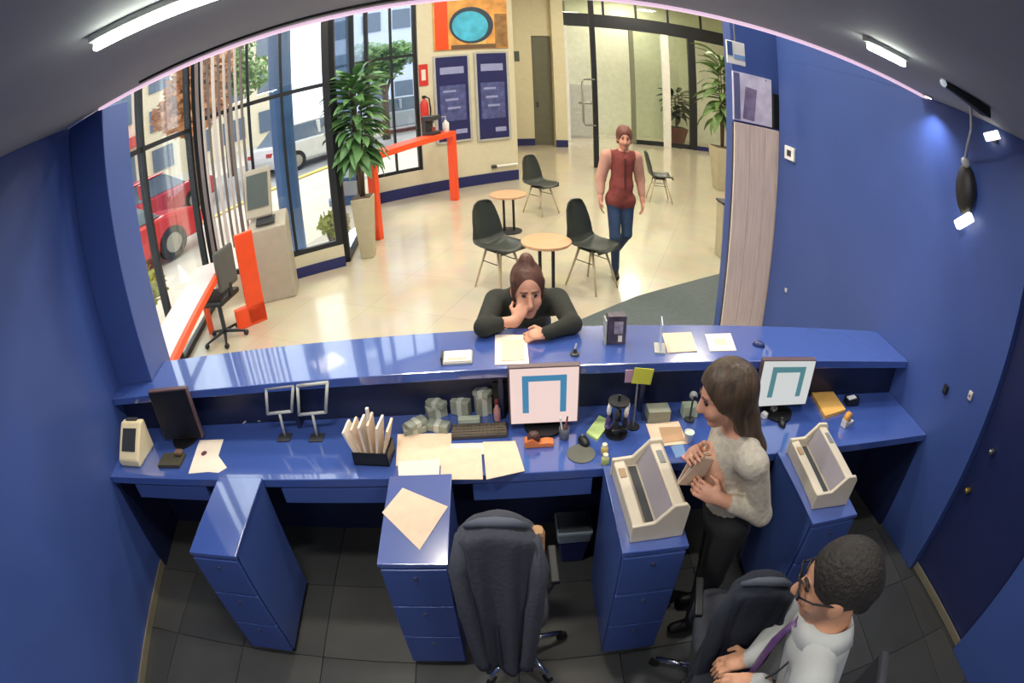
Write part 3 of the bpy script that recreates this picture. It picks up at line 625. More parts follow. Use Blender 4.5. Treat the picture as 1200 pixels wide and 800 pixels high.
boxat('eraser', 'pink eraser at the desk edge before the clerk', 803, 537, DK, (.035, .025, .014), M('pink_rubber', (222, 150, 150), .7), 'eraser', .4)
flat('blue_note', 'pale blue slip on the desk beside the printer head', [(786, 523), (800, 519), (804, 533), (792, 537)], DK, M('pale_blue_slip', (108, 140, 178), .8), 'paper')
# right part of the desk
mouse(916, 497, DK, 'black mouse below the white screen', BLACK, -.2)
for k, (x, y, lab, m_) in enumerate(((895, 489, 'white cube of notes below the white screen', WHITE), (906, 482, 'small grey cube of clips below the white screen', LGREY))):
    boxat('clip_cube', lab, x, y, DK, (.03, .03, .028), m_, 'clip box', .5)
ye = flat('yellow_envelope', 'padded yellow orange envelope beside the white screen', [(949, 461), (971, 456), (990, 483), (966, 491)], DK, M('manila_yellow', (228, 176, 92), .7), 'envelope', .02)
td = thing('tape_dispenser', 'amber tape roll in a white holder behind the envelope', 'tape dispenser', A(994, 500, DK)+Vector((0, .02, .0005)), .4)
MB().prism_axis([(-.05, 0), (.05, 0), (.05, .018), (.0, .022), (-.05, .05)], -.018, .018).build('body', M('pale_holder', (214, 206, 196), .4), td, bevel=.004)
MB().cyl((-.015, -.013, .048), (-.015, .013, .048), .034, n=20).build('tape_roll', M('amber_tape', (206, 150, 70), .3), td, smooth=True)
boxat('calculator_stand', 'black block behind the yellow envelope', 997, 473, DK, (.10, .05, .045), BLACK, 'block')
p = A(998, 466, DK+.047); tag(MB().box((0, 0, .003), (.07, .03, .006)).build('name_card', WHITE, loc=p, rz=.2), 'white card lying on the black block by the right wall', 'card')

# things on the raised shelf
lf = thing('leaflet_holder', 'white leaflet in a low clear holder at the customer\'s elbow', 'leaflet holder', A(534, 425, SH)+Vector((0, 0, .0005)))
MB().box((.008, .03, .006), (.125, .1, .012)).build('holder', LGREY, lf, bevel=.003); MB().box((.008, .03, .0145), (.115, .09, .004)).build('leaflet', PAPERW, lf)
MB().box((.008, .005, .0172), (.08, .012, .001)).build('printed_line', M('tan_print', (206, 178, 150), .8), lf); MB().box((-.058, .02, .02), (.006, .07, .035)).build('clip', DGREY, lf)
flat('paper_form', 'white form lying under the customer\'s hands', [(580, 393), (617, 393), (620, 427), (580, 428)], SH, PAPERW, 'paper', .004)
flat('paper_slip', 'cream slip on top of the white form under the customer\'s hands', [(588, 398), (613, 398), (614, 422), (588, 423)], SH+.005, PAPER, 'paper', .002)
ds = thing('card_dispenser', 'dark patterned leaflet box in a clear stand on the shelf', 'leaflet box', A(722, 403, SH)+Vector((0, .02, .0005)))
MB().box((0, 0, .07), (.085, .05, .14)).build('box', M('dark_mauve_print', (70, 60, 76), .4, var=.6, scale=22), ds, bevel=.003)
MB().box((.006, -.027, .085), (.04, .003, .06)).build('picture', M('pale_picture', (150, 140, 156), .4, var=.5, scale=30), ds); MB().box((.015, -.027, .03), (.018, .003, .03)).build('logo_patch', PAPERW, ds)
MB().box((-.05, -.0, .06), (.006, .055, .12)).build('side_wing', LGREY, ds)
pp_ = thing('pen_stand', 'small grey pen stand at the front edge of the shelf', 'pen stand', A(674, 417, SH)+Vector((0, .01, .0005)))
MB().lathe([(.02, 0), (.02, .008), (.008, .012), (.007, .03)], 14).build('base', DGREY, pp_); MB().cyl((0, 0, .028), (.008, .01, .05), .004, n=8).build('pen', LGREY, pp_)
sg = thing('sign_holder', 'thin upright clear sign edge beside the pinkish leaflet', 'sign holder', A(775, 413, SH)+Vector((0, .03, .0005)), 1.35)
MB().box((0, 0, .004), (.09, .05, .008)).build('base', LGREY, sg); MB().box((0, 0, .075), (.09, .004, .135)).build('plate', M('frosted_acrylic', (196, 206, 222), .2), sg)
flat('leaflet', 'pinkish cream leaflet beside the upright sign', [(776, 391), (810, 390), (817, 412), (782, 414)], SH, PAPER, 'leaflet', .004)
lf2 = flat('leaflet', 'white bordered leaflet above the clerk\'s head', [(826, 392), (856, 391), (863, 411), (832, 412)], SH, PAPERW, 'leaflet', .003)
MB().box((.0, .0, .0036), (.065, .05, .001)).build('printed_panel', PAPER, lf2)
mouse(889, 405, SH, 'small dark blue handset on the shelf above the white screen', M('dark_blue_plastic', (40, 54, 104), .3), 1.2)

# waste bin
wb = thing('waste_bin', 'navy waste bin with a grey liner under the desk', 'bin', A(671, 664)+Vector((0, .08, .0005)))
def tap(z0, z1, w0, w1, d0_, d1_): return [(-w0, -d0_, z0), (w0, -d0_, z0), (w0, d0_, z0), (-w0, d0_, z0)], [(-w1, -d1_, z1), (w1, -d1_, z1), (w1, d1_, z1), (-w1, d1_, z1)]
MB().hull8(*tap(0, .17, .055, .075, .045, .065)).build('bin_body', NAVY, wb, bevel=.008)
MB().hull8(*tap(.17, .25, .080, .088, .070, .078)).build('liner', M('grey_liner', (134, 146, 152), .4, bump=.6, scale=30), wb, bevel=.012)
MB().hull8(*tap(.2502, .262, .078, .07, .066, .06)).build('rubbish', M('dark_rubbish', (70, 74, 76), .8), wb)

# ================================================================== OFFICE CHAIRS WITH JACKETS
FAB = M('charcoal_fabric', (58, 60, 66), .9, bump=.3, scale=40)
JK1 = M('slate_wool', (62, 64, 72), .95, bump=.3, scale=60, var=.12)
def office_chair(loc, rz, label, back_m, top=1.2, w=.17):
    c = thing('office_chair', label, 'office chair', loc, rz, None)
    st_ = MB().cyl((0, 0, .06), (0, 0, .10), .04, n=14).build('base_hub', CHROME, c, smooth=True)
    for k in range(5):
        a = 2*PI*k/5+.3; x, y = math.cos(a)*.88, math.sin(a)*.88
        MB().tube([(.03*x, .03*y, .09), (.13*x, .13*y, .08), (.235*x, .235*y, .06)], [.017, .015, .011], 8).build('spoke', CHROME, c, smooth=True)
        k_ = MB().cyl((.235*x-.012*y, .235*y+.012*x, .026), (.235*x+.012*y, .235*y-.012*x, .026), .0255, n=14).build('caster', BLACK, c)
        MB().cyl((.235*x, .235*y, .03), (.235*x, .235*y, .06), .008, n=8).build('caster_pin', DGREY, k_)
    MB().cyl((0, 0, .09), (0, 0, .43), .022, n=12).build('gas_column', DGREY, c, smooth=True)
    def seat(u, v):
        th = u*2*PI; r = min(1, v*1.9) if v < .5 else max(0, (1-v)*2)**.35; ex = .55
        return (math.copysign(abs(math.cos(th))**ex, math.cos(th))*(w)*r, .0+math.copysign(abs(math.sin(th))**ex, math.sin(th))*.19*r, .43+.07*min(1, max(0, (v-.3)*2.5)))
    MB().grid(seat, 33, 12).build('seat', FAB, c, smooth=True)
    zb = .58
    MB().box((0, -.205, (zb+top)/2), (2*w-.085, .045, top-zb-.02)).build('backrest', back_m, c, bevel=.02)
    MB().tube([(0, -.02, .42), (0, -.2, .42), (0, -.222, .5), (0, -.222, .7)], .016, 8).build('back_bracket', DGREY, c, smooth=True)
    for s in (-1, 1):
        a_ = MB().tube([(s*(w-.01), .02, .44), (s*(w+.012), .02, .5), (s*(w+.012), .02, .63)], .010, 8).build('arm_post', DGREY, c, smooth=True)
        MB().box((s*(w+.012), .01, .64), (.032, .18, .022)).build('arm_pad', BLACK, a_, bevel=.006)
    return c
def jacket(loc, rz, label, mat, edge, top, bot, w, d=.06, sleeve=True, seed=1):
    """coat hung over a chair back: a folded shell open below, collar and two sleeves"""
    j = thing('suit_jacket', label, 'jacket', loc, rz)
    rn = random.Random(seed); ph = [rn.random()*6 for _ in range(4)]
    def shell(u, v):
        th = u*2*PI; c, s = math.cos(th), math.sin(th); z = top-(top-bot)*max(0, (v-.16)/.84)
        k = math.sin(min(1, v/.16)*PI/2) if v < .16 else 1
        fold = 1+(.26*v)*math.sin(9*th+ph[0])+(.16*v)*math.sin(15*th+ph[1]+2*v)
        wid = w*(1-.08*v)+.01; x = math.copysign(abs(c)**.6, c)*wid*(k if v < .16 else 1)*(1 if v < .1 else fold**.3)
        y = math.copysign(abs(s)**.75, s)*d*k*(1+.35*v)*fold
        if v < .16: z = top+.03*(1-(v/.16)**2)-.045*abs(c)*k
        else: z -= .045*abs(c)*(1-min(1, (v-.16)*3))
        return (x, y, z)
    MB().grid(shell, 73, 34).build('jacket_body', mat, j, smooth=True, solid=.006)
    MB().tube([(-w*.85, -.0, top+.0), (-w*.45, -.015, top+.032), (0, -.022, top+.042), (w*.45, -.015, top+.032), (w*.85, 0, top+.0)], [.008, .013, .015, .013, .008], 10).build('collar', edge, j, smooth=True)
    for s in (-1, 1):
        MB().tube([(s*w*.92, -.01, top-.03), (s*(w+.012), -.03, top-.16), (s*(w+.002), -.06, top-.34), (s*(w-.02), -.075, bot+.10), (s*(w-.03), -.08, bot+.06)], [.024, .035, .032, .027, .025], 12).build('sleeve', mat, j, smooth=True)
    MB().box((-.01, -d*1.05-.02, bot+.22), (.004, .004, .3)).build('back_seam', BLACK, j)
    return j
TAN = M('tan_upholstery', (172, 134, 92), .8)
office_chair((.022, 1.315, 0), 0, 'swivel chair with tan back pushed to the desk under a slate jacket', TAN, 1.09, .125)
jacket((-.03, 1.105, 0), math.radians(-4), 'slate grey suit jacket hung over the tan backed swivel chair', JK1, M('slate_edge', (84, 88, 98), .9), 1.10, .32, .104, .052, seed=3)
office_chair((.80, 1.05, 0), math.radians(-14), 'swivel chair under a dark navy jacket beside the seated man', FAB, .99, .125)
jacket((.80-.205*math.sin(math.radians(14)), 1.05-.205*math.cos(math.radians(14))+.0, 0), math.radians(-14), 'dark navy suit jacket hung over the chair before the seated man', M('dark_navy_wool', (34, 38, 48), .95, bump=.3, scale=60, var=.12), M('slate_edge'), 1.0, .34, .10, .05, seed=5)
office_chair((.955, .49, 0), math.atan2(.46, -.86)-PI/2, 'black swivel chair the man in the white shirt sits on', FAB, .92, .17)

# ================================================================== LOBBY FURNITURE
def tabl(loc, h, label):
    t = thing('bistro_table', label, 'table', loc)
    MB().lathe([(.22, h-.03), (.228, h-.02), (.228, h-.004), (.222, h)], 36).build('tabletop', WOODT, t)
    MB().cyl((-.06, 0, .02), (-.06, 0, h-.03), .016, n=12).build('leg', DARKM, t); MB().cyl((.06, 0, .02), (.06, 0, h-.03), .016, n=12).build('leg', DARKM, t)
    MB().lathe([(.16, 0), (.16, .012), (.03, .022)], 28).build('base_plate', DARKM, t)
T2 = A(641, 348); T1 = A(597, 271)
tabl(T2, zat(637, 286, T2.y-.02)+.03, 'round pale wood bistro table behind the leaning customer')
tabl(T1, zat(591, 227, T1.y), 'round pale wood bistro table next to the low wall')
SHELLM = M('dark_green_grey_shell', (52, 58, 54), .4, var=.1)
PALEW = M('pale_beech', (198, 180, 146), .5)
def shell_chair(loc, rz, label, first=[None]):
    if first[0] is not None: return copy_tree(first[0], loc=loc, rz=rz, label=label)
    c = thing('shell_chair', label, 'chair', loc, rz, 'dark shell chairs in the lobby')
    prof = [(-.21, .425, .15), (-.19, .44, .175), (-.08, .43, .19), (.05, .425, .19), (.13, .44, .19), (.17, .49, .185), (.19, .57, .175), (.215, .68, .16), (.24, .79, .135), (.25, .85, .105), (.252, .872, .06)]
    def f(u, v):
        t = u*(len(prof)-1); i = min(int(t), len(prof)-2); q = t-i
        y, z, w = [prof[i][k]*(1-q)+prof[i+1][k]*q for k in range(3)]
        s = (v-.5)*2; up = .045*s*s*(1 if u > .1 else u*10)
        bk = max(0, min(1, (u-.4)*4))
        return (w*s, y-up*bk*.9, z+up*(1-bk))
    MB().grid(f, 41, 13).build('shell', SHELLM, c, smooth=True, solid=.014)
    for sx in (-1, 1):
        for sy, ty in ((-1, -.20), (1, .19)):
            MB().cyl((sx*.09, sy*.08, .42), (sx*.165, ty, 0), .013, .009, 10).build('leg', PALEW, c, smooth=True)
        MB().cyl((sx*.115, -.115, .29), (sx*.115, .115, .29), .005, n=6).build('side_brace', DARKM, c)
    MB().box((0, 0, .408), (.2, .2, .012)).build('mount_plate', DARKM, c)
    first[0] = c; return c
shell_chair(A(587, 336), math.radians(40), 'dark shell chair between the planter and the customer\'s table')
shell_chair(A(693, 335), math.radians(40), 'dark shell chair on the walking woman\'s side of the table')
shell_chair(A(634, 249), math.radians(38), 'dark shell chair beside the table next to the low wall')
shell_chair(A(772, 235), math.radians(85), 'dark shell chair behind the walking woman')

# orange desk along the glass with its chair
od = thing('orange_desk', 'orange edged writing desk along the glass wall', 'desk', (0, 0, 0))
p0, p1 = A(207, 412, .75), A(266, 302, .75); dd = (p1-p0).normalized(); nn = Vector((-dd.y, dd.x, 0)); W_ = .36
q = [p0-dd*.25, p1, p1+nn*W_, p0-dd*.25+nn*W_]
MB().prism([(v.x, v.y) for v in q], .715, .745).build('tabletop', M('pale_pink_laminate', (226, 206, 204), .3), od)
q2 = [q[0]-nn*.02, q[1]-nn*.02, q[1]+nn*.03, q[0]+nn*.03]
MB().prism([(v.x, v.y) for v in q2], .70, .765).build('front_rail', ORANGE, od, bevel=.006)
for t_ in (.05, .95):
    c_ = q[0].lerp(q[1], t_)+nn*.33; MB().box((c_.x, c_.y, .355), (.05, .05, .71)).build('leg', ORANGE, od)
ep0, ep1 = A(280, 388), A(314, 374); ev = (ep1-ep0); en = Vector((-ev.y, ev.x, 0)).normalized()*.06
o_ = thing('orange_partition', 'orange side panel with an orange foot standing before the kiosk', 'partition', (0, 0, 0))
MB().prism([(v.x, v.y) for v in (ep0+ev*.42, ep1, ep1+en, ep0+ev*.42+en)], .02, zat(290, 272, 4.9)).build('upright_panel', ORANGE, o_, bevel=.008)
MB().prism([(v.x, v.y) for v in (ep0, ep1, ep1+en*1.2, ep0+en*1.2)], 0, .22).build('foot_panel', ORANGE, o_, bevel=.008)
oc = A(262, 408); oc = A(266, 397); oc.z = 0
c = thing('desk_chair', 'black swivel chair at the orange desk', 'office chair', oc, math.radians(80))
for k in range(5):
    a = 2*PI*k/5; MB().tube([(0, 0, .1), (.24*math.cos(a), .24*math.sin(a), .05)], [.02, .012], 6).build('spoke', BLACK, c); MB().sphere((.24*math.cos(a), .24*math.sin(a), .03), .03, 8, 6).build('caster', BLACK, c)
MB().cyl((0, 0, .1), (0, 0, .44), .025, n=10).build('gas_column', DGREY, c); MB().box((0, 0, .47), (.36, .38, .07)).build('seat', BLACK, c, bevel=.03); MB().box((0, -.19, .78), (.32, .05, .42)).build('backrest', M('grey_mesh', (84, 84, 82), .7), c, bevel=.03)
MB().box((0, -.2, .55), (.05, .03, .14)).build('back_bracket', BLACK, c)
# kiosk
kq = A(324, 352)
kk = thing('service_kiosk', 'grey self service kiosk with a tilted dark screen by the low wall', 'kiosk', (kq.x-.02, kq.y+.16, 0), math.radians(12))
MB().prism_axis([(-.17, 0), (.15, 0), (.15, .95), (.05, 1.0), (-.17, .86)], -.20, .23, 'x').build('cabinet', M('warm_grey_metal', (176, 168, 150), .45), kk, bevel=.012)
MB().prism_axis([(-.172, .02), (.152, .02), (.152, .93), (-.172, .84)], -.235, -.2005, 'x').build('side_trim', M('coral_trim', (226, 120, 100), .45), kk)
Rk = Matrix.Rotation(math.radians(-18), 3, 'X')
MB().box((-.07, .02, 1.27), (.31, .05, .58), Rk).build('screen_housing', M('warm_grey_metal'), kk, bevel=.012)
MB().box((-.07, -.006, 1.30), (.25, .01, .40), Rk).build('screen', M('kiosk_screen', (88, 96, 92), .25), kk)
MB().box((0, -.10, .945), (.22, .12, .02), Matrix.Rotation(math.radians(30), 3, 'X')).build('keypad', DGREY, kk)

LM = {}
def leaf_mesh(L, w, mat, key):
    if key in LM: return LM[key]
    n = 6; vs = []; fs = []
    for i in range(n+1):
        t = i/n; ww = w*math.sin(PI*min(1, t*.92+.08))**.8*(1-.1*t); x = L*t; z = -.45*L*t*t*t+.05*L*t
        vs += [(x, -ww, z+.02*w), (x, 0, z-.25*w), (x, ww, z+.02*w)]
    for i in range(n):
        for k in (0, 1): fs.append((i*3+k, i*3+k+1, i*3+k+4, i*3+k+3))
    me = MB().add(vs, fs).mesh('leaf'); me.materials.append(mat)
    for p in me.polygons: p.use_smooth = True
    LM[key] = me; return me
def potted(loc, ph, pw, top, label, n, L, w, mat, key, spread=1., pm=TERRA):
    t = thing('potted_plant', label, 'plant', loc)
    MB().hull8(*tap(0, ph, pw*.62, pw, pw*.62, pw)).build('planter', pm, t, bevel=.01)
    MB().box((0, 0, ph+.004), (pw*1.8, pw*1.8, .01)).build('soil', BARK, t)
    for k in range(3):
        a = k*2.1; r = .05
        MB().tube([(r*math.cos(a)*.4, r*math.sin(a)*.4, ph), (r*math.cos(a), r*math.sin(a), ph+(top-ph)*.45), (r*1.6*math.cos(a), r*1.6*math.sin(a), ph+(top-ph)*.8)], [.018, .015, .008], 7).build('stem', BARK, t, smooth=True)
    me = leaf_mesh(L, w, mat, key)
    for k in range(n):
        u = (k+.5)/n; a = k*2.399+random.uniform(-.3, .3); z = ph+(top-ph)*(.27+.63*u)
        rr = .05*spread; el = -.55+1.2*u+random.uniform(-.3, .3)
        linked('leaf', me, t, (rr*math.cos(a), rr*math.sin(a), z), (random.uniform(-.5, .5), -el, a), (random.uniform(.75, 1.15),)*3)
    return t
potted((-1.50, 6.46, 0), .79, .125, 2.62, 'tall leafy green plant in a tapered beige planter before the window', 190, .31, .06, LEAF, 'l1', 1.6)
q = A(845, 222); potted((q.x, q.y, 0), zat(843, 172, q.y), .22, zat(845, 55, q.y), 'slender green plant in a beige planter beside the wood panel', 70, .55, .09, M('olive_leaf', (96, 124, 66), .5, var=.3, scale=5), 'l2')
q = A(846, 300)
bn_ = thing('litter_bin', 'slim beige bin standing against the wood panel edge', 'bin', (q.x+.03, q.y, 0))
MB().hull8(*tap(0, .72, .10, .11, .10, .11)).build('bin_body', TERRA, bn_, bevel=.01); MB().box((0, 0, .735), (.235, .235, .03)).build('rim', DGREY, bn_, bevel=.005)

# orange bar table
b0, b1 = Vector((-1.46, 7.05, 0)), Vector((-.50, 8.88, 0)); bv = (b1-b0).normalized(); bw = Vector((-bv.y, bv.x, 0))*.30; BH = 1.22
ot = thing('bar_table', 'tall orange bar table shaped like an arch near the posters', 'table', (0, 0, 0))
P2 = lambda *v: [(a.x, a.y) for a in v]
MB().prism(P2(b0, b1, b1+bw, b0+bw), BH-.09, BH).build('tabletop', ORANGE, ot, bevel=.006)
for a in (b0, b1-bv*.09): MB().prism(P2(a, a+bv*.09, a+bv*.09+bw*.4, a+bw*.4), 0, BH-.0905).build('leg_post', ORANGE, ot, bevel=.006)
def on_bar(t, s): v = b0.lerp(b1, t)+bw*s; return Vector((v.x, v.y, BH+.0005))
bo = thing('sanitizer_bottle', 'white pump bottle on the orange bar table', 'bottle', on_bar(.93, .3))
MB().lathe([(.045, 0), (.05, .01), (.05, .16), (.02, .19), (.02, .21)], 16).build('bottle_body', WHITE, bo, smooth=True); MB().cyl((0, 0, .21), (0, 0, .27), .008, n=8).box((-.025, 0, .275), (.07, .02, .015)).build('pump', LGREY, bo)
cm = thing('coffee_machine', 'black and grey coffee machine on the orange bar table', 'coffee machine', on_bar(.80, .6), 1.09)
MB().box((0, 0, .03), (.2, .22, .06)).box((0, .07, .17), (.2, .08, .24)).box((0, .0, .29), (.2, .22, .08)).build('body', DGREY, cm, bevel=.01); MB().cyl((0, -.04, .2), (0, -.04, .25), .02, n=10).build('spout', STEEL, cm); MB().cyl((0, -.04, .061), (0, -.04, .13), .03, n=12).build('mug', M('brick_red_glaze', (150, 70, 60), .3), cm)

# wall of posters
bu = (Br-Bp).normalized()
def onB(px, py, off=0.):
    d = at(px, py, 'y', 5.0)-Vector(CC.tolist()); o = Vector(CC.tolist()); n = bn
    t = (Bp-bn*off-o).dot(n)/d.dot(n); return o+d*t
BA = math.atan2(bu.y, bu.x)
def board(name, label, cat, tl, br, mat, th=.03, off=.0):
    a, b = onB(*tl), onB(*br); c = (a+b)/2; w = abs((b-a).dot(bu)); h = abs(a.z-b.z)
    t = thing(name, label, cat, (c-bn*(th/2+.002+off)), BA)
    MB().box((0, 0, 0), (w, th, h)).build('panel', mat, t, bevel=.006); return t, w, h, th
NVP = M('navy_print', (40, 42, 92), .4, var=.12, scale=6); LAV = M('lavender_print', (150, 154, 196), .4); MID = M('mid_blue_print', (82, 88, 138), .4, var=.35, scale=9)
for tl, br, lab in (((509, 68), (551, 162), 'navy poster with pale heading above the orange bar table'), ((557, 63), (596, 160), 'navy poster with pale heading next to the passage corner')):
    t, w, h, th = board('wall_poster', lab, 'poster', tl, br, NVP)
    MB().box((0, -th/2-.002, h*.33), (w*.74, .004, h*.085)).build('heading', LAV, t)
    MB().box((0, -th/2-.002, -.06*h), (w*.8, .004, h*.42)).build('body_print', MID, t)
    for k in range(3): MB().box((-.1*w+.06*w*k, -th/2-.005, h*(.08-.1*k)), (w*.4, .003, h*.025)).build('text_line', LAV, t)
    MB().box((.22*w, -th/2-.002, -.4*h), (w*.36, .004, h*.05)).build('footer', LAV, t)
    fr = MB().box((-w/2-.02, 0, 0), (.04, th+.01, h+.06)).box((w/2+.02, 0, 0), (.04, th+.01, h+.06)).box((0, 0, h/2+.02), (w, th+.01, .04)).box((0, 0, -h/2-.02), (w, th+.01, .04)).build('frame', LGREY, t)
t, w, h, th = board('wall_mural', 'orange picture panel with a blue disc above the navy posters', 'picture', (506, -6), (595, 56), M('amber_print', (226, 160, 84), .5, var=.3, scale=4))
MB().cyl((-.0*w, -th/2, -.08*h), (-.0*w, -th/2-.008, -.08*h), .33*h, n=32).build('disc_rim', M('dark_teal_print', (54, 70, 84), .4), t)
MB().cyl((-.02*w, -th/2-.008, -.1*h), (-.02*w, -th/2-.012, -.1*h), .27*h, n=32).build('disc', M('sky_blue_print', (78, 182, 214), .4, var=.25, scale=5), t)
MB().box((-.40*w, -th/2-.003, -.0*h), (.17*w, .005, .98*h)).build('orange_band', ORANGE, t)
MB().box((.08*w, -th/2-.003, -.36*h), (.22*w, .005, .26*h)).build('cream_patch', M('straw_print', (222, 190, 110), .5), t)
MB().box((.40*w, -th/2-.003, -.18*h), (.17*w, .005, .6*h)).build('brown_patch', M('brown_print', (150, 112, 66), .5, var=.3, scale=8), t)
MB().box((.02*w, -th/2-.003, -.46*h), (.6*w, .006, .07*h)).build('dark_band', M('dark_brown_print', (110, 84, 60), .5), t)
t, w, h, th = board('fire_sign', 'small red fire sign beside the window of the poster wall', 'sign', (490, 76), (502, 100), M('sign_red', (204, 50, 44), .5), .012)
MB().box((0, -th/2-.002, 0), (w*.45, .003, h*.5)).build('pictogram', PAPERW, t)
p = onB(495, 128); fe = thing('fire_extinguisher', 'red fire extinguisher hung below the fire sign', 'fire extinguisher', p-bn*.10, BA)
MB().lathe([(.055, -.28), (.07, -.26), (.07, .10), (.04, .17), (.02, .19), (.02, .22)], 16).build('cylinder', M('sign_red'), fe, smooth=True); MB().box((0, 0, .24), (.05, .05, .05)).build('valve', BLACK, fe); MB().tube([(.03, 0, .24), (.09, 0, .2), (.1, -.02, 0), (.09, -.02, -.2)], .014, 6).build('hose', BLACK, fe); MB().box((0, .085, 0), (.06, .02, .12)).build('bracket', DGREY, fe)
t, w, h, th = board('thermostat', 'small dark control box at the end of the poster wall', 'control box', (602, 60), (608, 72), M('dark_green_box', (60, 74, 60), .5), .03)
p = onB(592, 193); rl = thing('grab_rail', 'white rail with a dark end low on the poster wall', 'rail', p-bn*.05, BA)
MB().cyl((-.2, 0, 0), (.22, 0, 0), .022, n=10).build('bar', WHITE, rl); MB().cyl((-.28, 0, 0), (-.2, 0, 0), .035, n=10).build('end_knob', DGREY, rl); MB().box((-.15, .022, 0), (.03, .05, .03)).build('bracket', WHITE, rl); MB().box((.15, .022, 0), (.03, .05, .03)).build('bracket', WHITE, rl)

# rug, wood panel, poster above it, hanging sign
r0 = [A(636, 397), A(745, 348), A(848, 320)]
rug = tag(MB().prism([(r0[0].x-.5, r0[0].y-.35), (r0[1].x, r0[1].y), (r0[2].x, r0[2].y), (4.6, 6.9), (4.6, 3.73), (r0[0].x-.5, 3.73)], .0005, .009).build('carpet', M('green_grey_carpet', (84, 92, 92), .95, var=.1, scale=30, bump=.4)), 'dark green grey carpet beyond the counter by the wood panel', 'carpet')
wp = thing('wood_panel', 'upright pale wood panel of vertical boards beyond the counter', 'panel', (1.74, 3.755, .0))
MB().box((.20, .018, 1.01), (.40, .026, 2.0)).build('backing', DGREY, wp)
for k in range(3): MB().box((.067+k*.1335, -.004, 1.012), (.131, .02, 2.0)).build('board', WOODP, wp, bevel=.002)
po = thing('hanging_poster', 'lavender grey poster above the wood panel', 'poster', (1.935, 3.775, 2.24))
MB().box((-.02, .0, 0), (.34, .02, .42)).build('panel', M('lavender_photo', (222, 214, 236), .5, var=.25, scale=7), po); MB().box((-.05, -.0115, -.05), (.10, .003, .28), Matrix.Rotation(.1, 3, 'Y')).build('figure_print', M('mauve_print', (146, 130, 160), .5, var=.3, scale=12), po); MB().box((-.16, -.0115, 0), (.05, .003, .40)).build('edge_print', M('slate_print', (108, 112, 150), .5), po)
MB().box((.180, -.012, -.06), (.05, .045, .30)).build('side_box', BLACK, po)
for x in (-.15, .1): MB().cyl((x, -.012, .19), (x, -.006, .19), .008, n=10).build('fixing_stud', STEEL, po)
q = at(862, 62, 'y', 3.62); hs = thing('hanging_sign', 'small blue and white sign hanging near the wood panel', 'sign', q)
MB().box((0, 0, 0), (.15, .02, .20)).build('panel', WHITE, hs, bevel=.005); MB().box((-.05, -.012, .03), (.04, .004, .12)).build('blue_block', M('sign_blue', (60, 90, 150), .4), hs); MB().box((.025, -.012, -.03), (.09, .004, .035)).build('blue_stripe', M('sign_pale_blue', (120, 160, 206), .4), hs)
MB().cyl((0, 0, .10), (0, 0, ZLOB-q.z-.002), .006, n=8).build('rod', STEEL, hs)
# dark greenery seen through the partition
q = A(795, 172); potted((q.x+.25, q.y+.9, 0), .55, .3, 2.0, 'dark bushy plant in a red brown pot behind the glass partition', 60, .38, .10, M('dark_leaf', (62, 64, 48), .5, var=.3, scale=5), 'l3', 3., M('red_brown_pot', (110, 58, 48), .6))

# ================================================================== RIGHT WALL AND CEILING FITTINGS
wn = Vector((1, SK, 0)).normalized(); WA = math.atan2(1, -SK)
def onR(px, py):
    o = Vector(CC.tolist()); d = at(px, py, 'x', 2.0)-o; t = (Vector((XR(2), 2, 0))-o).dot(wn)/d.dot(wn); return o+d*t
def wallbox(name, label, cat, px, py, w, h, mat, th=.02):
    t = thing(name, label, cat, onR(px, py)-wn*(th/2+.001), math.atan2(-SK, 1)*-1*-1)
    t.rotation_euler[2] = math.atan2(SK, 1)
    MB().box((0, 0, 0), (th, w, h)).build('plate', mat, t, bevel=.003); return t
t = wallbox('wall_socket', 'white square socket plate on the right wall near the wood panel', 'socket', 927, 180, .12, .11, WHITE); MB().box((-.0112, 0, 0), (.003, .05, .05)).build('insert', DGREY, t)
t = wallbox('alarm_button', 'tiny pale stud low on the right wall above the counter', 'button', 922, 340, .03, .03, LGREY, .012)
t = wallbox('door_bell', 'dark oval push plate on the right wall by the door', 'push plate', 1109, 456, .035, .055, BLACK); MB().cyl((-.011, 0, 0), (-.017, 0, 0), .012, n=12).build('button', DGREY, t)
t = wallbox('lock_plate', 'small cream lock plate on the right wall at the door edge', 'lock', 1138, 463, .03, .05, PAPERW); MB().cyl((-.011, 0, 0), (-.018, 0, 0), .008, n=10).build('keyhole', STEEL, t)
q = onR(1136, 224)-wn*.05
em = thing('emergency_light', 'dark emergency light on the right wall with a lit lens', 'emergency light', q); em.rotation_euler[2] = math.atan2(SK, 1)
def egg(u, v):
    th = u*2*PI; ph = (v-.5)*PI; return (.05*math.cos(th)*math.cos(ph), .075*math.sin(th)*math.cos(ph), .15*math.sin(ph))
MB().grid(egg, 17, 10).build('housing', M('dark_bronze', (36, 34, 30), .5), em, smooth=True); MB().sphere((-.02, .0, .15), .032, 10, 7).build('swivel', LGREY, em, smooth=True)
MB().box((-.02, -.02, -.175), (.045, .15, .05), Matrix.Rotation(-.75, 3, 'X')).build('lens', M('lit_lens', (255, 248, 236), .4, emit=3.), em, bevel=.01); MB().box((.025, 0, 0), (.05, .05, .06)).build('wall_mount', DGREY, em)
zc = at(1137, 112, 'z', ZC)
cm_ = thing('ceiling_camera', 'dark wedge shaped fitting under the ceiling with a bright tip', 'ceiling fitting', (zc.x, zc.y, ZC))
e0, e1 = A(1112, 94, ZC)-zc, A(1166, 128, ZC)-zc
v = (e1-e0); v.z = 0; L_ = min(v.length, .5); v.normalize(); pv = Vector((-v.y, v.x, 0)); a_, b_ = v*-.16, v*.10
